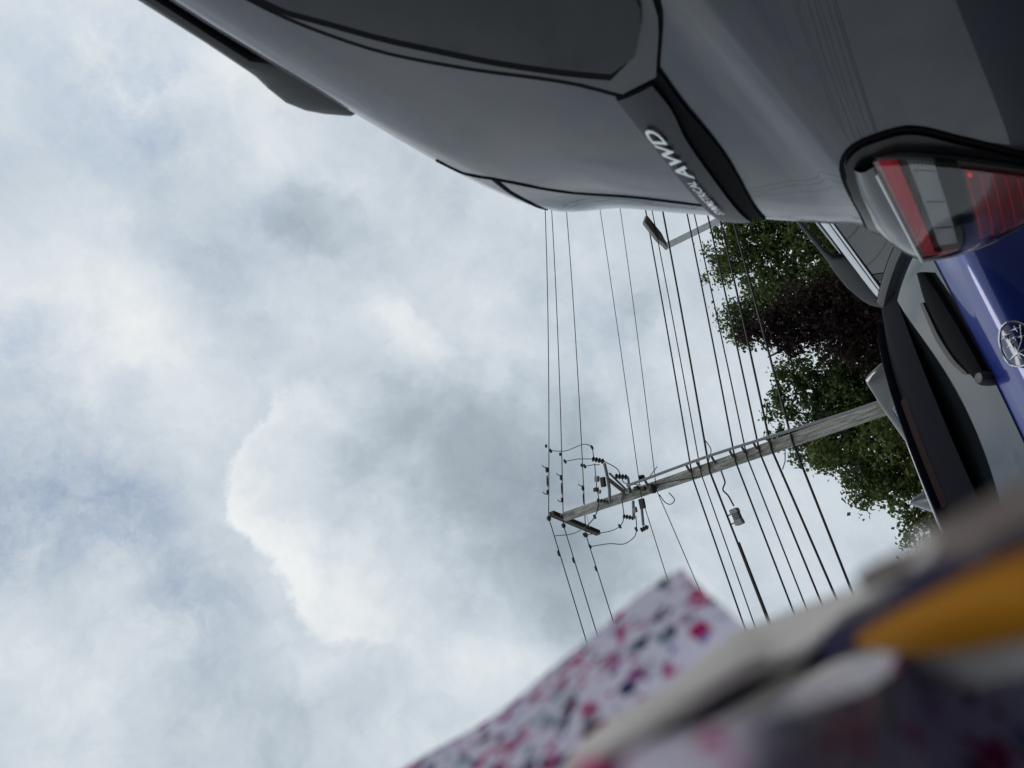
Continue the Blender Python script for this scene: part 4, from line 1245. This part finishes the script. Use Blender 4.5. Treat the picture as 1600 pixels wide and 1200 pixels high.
def cloth(name, base, translucent, floral=False, scale=150.0, rough=0.9):
    m_ = bpy.data.materials.new(name)
    m_.use_nodes = True
    nt = m_.node_tree
    nt.nodes.clear()
    N = nt.nodes.new
    tcn = N('ShaderNodeTexCoord')
    out = N('ShaderNodeOutputMaterial')
    col = None
    if floral:
        nz = N('ShaderNodeTexNoise')
        nz.inputs['Scale'].default_value = scale * 2.2
        nt.links.new(tcn.outputs['Object'], nz.inputs['Vector'])
        vm = N('ShaderNodeVectorMath')
        vm.operation = 'MULTIPLY_ADD'
        nt.links.new(nz.outputs['Color'], vm.inputs[0])
        vm.inputs[1].default_value = (0.007, 0.007, 0.007)
        nt.links.new(tcn.outputs['Object'], vm.inputs[2])
        prev = None
        layers = ((1.0, 0.0, 0.40, [(0.50, 0.003, 0.11), (0.004, 0.005, 0.06), (0.22, 0.36, 0.42), (0.10, 0.003, 0.035), (0.52, 0.004, 0.13), (0.46, 0.10, 0.34), (0.006, 0.008, 0.09), (0.50, 0.01, 0.16)]),
                  (1.7, 3.7, 0.32, [(0.26, 0.40, 0.46), (0.50, 0.02, 0.20), (0.006, 0.008, 0.08), (0.52, 0.05, 0.24), (0.30, 0.20, 0.55)]))
        for (k, off, rad, cols) in layers:
            mp = N('ShaderNodeMapping')
            mp.inputs['Location'].default_value = (off, off * 0.7, off * 0.3)
            nt.links.new(vm.outputs[0], mp.inputs['Vector'])
            vo = N('ShaderNodeTexVoronoi')
            vo.inputs['Scale'].default_value = scale * k
            vo.inputs['Randomness'].default_value = 1.0
            nt.links.new(mp.outputs[0], vo.inputs['Vector'])
            lt = N('ShaderNodeMapRange')
            lt.inputs['From Min'].default_value = rad + 0.05
            lt.inputs['From Max'].default_value = rad - 0.05
            nt.links.new(vo.outputs['Distance'], lt.inputs['Value'])
            sp_ = N('ShaderNodeSeparateColor')
            nt.links.new(vo.outputs['Color'], sp_.inputs[0])
            gate = N('ShaderNodeMath')
            gate.operation = 'GREATER_THAN'
            gate.inputs[1].default_value = 0.05
            nt.links.new(sp_.outputs[1], gate.inputs[0])
            mm = N('ShaderNodeMath')
            mm.operation = 'MULTIPLY'
            nt.links.new(lt.outputs[0], mm.inputs[0])
            nt.links.new(gate.outputs[0], mm.inputs[1])
            cr = N('ShaderNodeValToRGB')
            cr.color_ramp.interpolation = 'CONSTANT'
            el_ = cr.color_ramp.elements
            el_[0].position, el_[0].color = 0.0, (*cols[0], 1)
            el_[1].position, el_[1].color = 1.0 / len(cols), (*cols[1], 1)
            for i, c in enumerate(cols[2:]):
                q = el_.new((i + 2) / len(cols))
                q.color = (*c, 1)
            nt.links.new(sp_.outputs[0], cr.inputs['Fac'])
            mx = N('ShaderNodeMix')
            mx.data_type = 'RGBA'
            nt.links.new(mm.outputs[0], mx.inputs[0])
            if prev is None:
                mx.inputs[6].default_value = (*base, 1)
            else:
                nt.links.new(prev, mx.inputs[6])
            nt.links.new(cr.outputs[0], mx.inputs[7])
            prev = mx.outputs[2]
        col = prev
    df = N('ShaderNodeBsdfPrincipled')
    df.inputs['Roughness'].default_value = rough
    df.inputs['Specular IOR Level'].default_value = 0.1
    df.inputs['Base Color'].default_value = (*base, 1)
    tr = N('ShaderNodeBsdfTranslucent')
    tr.inputs['Color'].default_value = (*base, 1)
    if col:
        nt.links.new(col, df.inputs['Base Color'])
        nt.links.new(col, tr.inputs['Color'])
    wv = N('ShaderNodeTexNoise')
    wv.inputs['Scale'].default_value = 900
    nt.links.new(tcn.outputs['Object'], wv.inputs['Vector'])
    bp = N('ShaderNodeBump')
    bp.inputs['Strength'].default_value = 0.2
    bp.inputs['Distance'].default_value = 0.0005
    nt.links.new(wv.outputs['Fac'], bp.inputs['Height'])
    nt.links.new(bp.outputs[0], df.inputs['Normal'])
    mx = N('ShaderNodeMixShader')
    mx.inputs[0].default_value = translucent
    nt.links.new(df.outputs[0], mx.inputs[1])
    nt.links.new(tr.outputs[0], mx.inputs[2])
    nt.links.new(mx.outputs[0], out.inputs[0])
    return m_


BO = Vector(BAG_PANEL[3][3])
bag = empty('cloth_bag', tuple(BO))
tag(bag, 'floral print cloth bag with beige hem and orange tab, blurred and nearest of all', 'bag')


def sheet(name, rows_, material, nu, nv, wob, seed, thick=0.0012):
    """a cloth surface through rows of points, with small folds"""
    rnd = random.Random(seed)
    R1 = [resample(r_, nu) for r_ in rows_]
    cols = [resample([R1[i][j] for i in range(len(rows_))], nv) if len(rows_) > 2 else [R1[0][j].lerp(R1[1][j], k / (nv - 1)) for k in range(nv)] for j in range(nu)]
    ph = [rnd.uniform(0, 6) for _ in range(4)]
    g = []
    for k in range(nv):
        row = []
        for j in range(nu):
            a, b = j / nu, k / nv
            f = wob * (math.sin(9 * a + 4 * b + ph[0]) + 0.6 * math.sin(17 * a - 7 * b + ph[1]) + 0.4 * math.sin(5 * a + 15 * b + ph[2]))
            row.append(cols[j][k] - BO + FW * f)
        g.append(row)
    o = MB().grid(g).build(name, material, bag, angle=180)
    if thick:
        so = o.modifiers.new('thick', 'SOLIDIFY')
        so.thickness = thick
        so.offset = 0
    return o


FLORAL = cloth('floral_cotton', (0.88, 0.83, 0.97), 0.78, True, 140)
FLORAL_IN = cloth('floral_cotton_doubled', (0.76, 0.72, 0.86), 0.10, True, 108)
HEM = cloth('beige_hem_cloth', (0.84, 0.82, 0.80), 0.42)
sheet('flap', BAG_FLAP, FLORAL, 60, 30, 0.0016, 1, 0)
sheet('hem', BAG_HEM, HEM, 110, 60, 0.0020, 2)
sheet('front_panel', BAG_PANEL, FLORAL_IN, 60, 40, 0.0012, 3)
sheet('strap', BAG_HEM_SHADE, cloth('taupe_webbing', (0.15, 0.125, 0.115), 0.05), 40, 14, 0.0008, 8)  # shade on the upper hem, painted as a dark taupe sheet
sheet('tab', BAG_TAB, mat('orange_leather', (0.30, 0.125, 0.006), 0.7, spec=0.05, noise=(300, (0.26, 0.105, 0.005)), bump=(900, 0.3, 0.0005)), 30, 10, 0.0, 4, 0.0016)
MB().tube([p - BO for p in resample(BAG_PIPING[0], 50)], [0.0020 - 0.0009 * i / 49 + 0.0003 * math.sin(i * 0.5) for i in range(50)], 8).build('piping', mat('navy_piping', (0.022, 0.020, 0.050), 0.9, spec=0.1), bag)

# unseen bag wall and bottom round the phone, added to shade the front panel
def camp(x, y, z):
    return Vector((0, 0, CAM_H)) + IX * x + IY * y + FW * z


SHADE_WALL = [[camp(x, y, z) for x in (-0.015, 0.05, 0.10, 0.14)] for (y, z) in ((0.115, 0.085), (0.125, 0.02), (0.105, -0.07), (0.04, -0.10), (-0.04, -0.09))]
SHADE_LINING = cloth('navy_lining', (0.025, 0.024, 0.040), 0.0)
sheet('back_panel', SHADE_WALL, SHADE_LINING, 30, 30, 0.001, 6)
SHADE_FLOOR = [[camp(x, y, z) for (x, z) in ((0.045, -0.09), (0.03, -0.02), (0.055, 0.04), (0.085, 0.08), (0.125, 0.135))] for y in (-0.05, 0.01, 0.06, 0.12)]
sheet('bag_bottom', SHADE_FLOOR, SHADE_LINING, 20, 20, 0.001, 7)
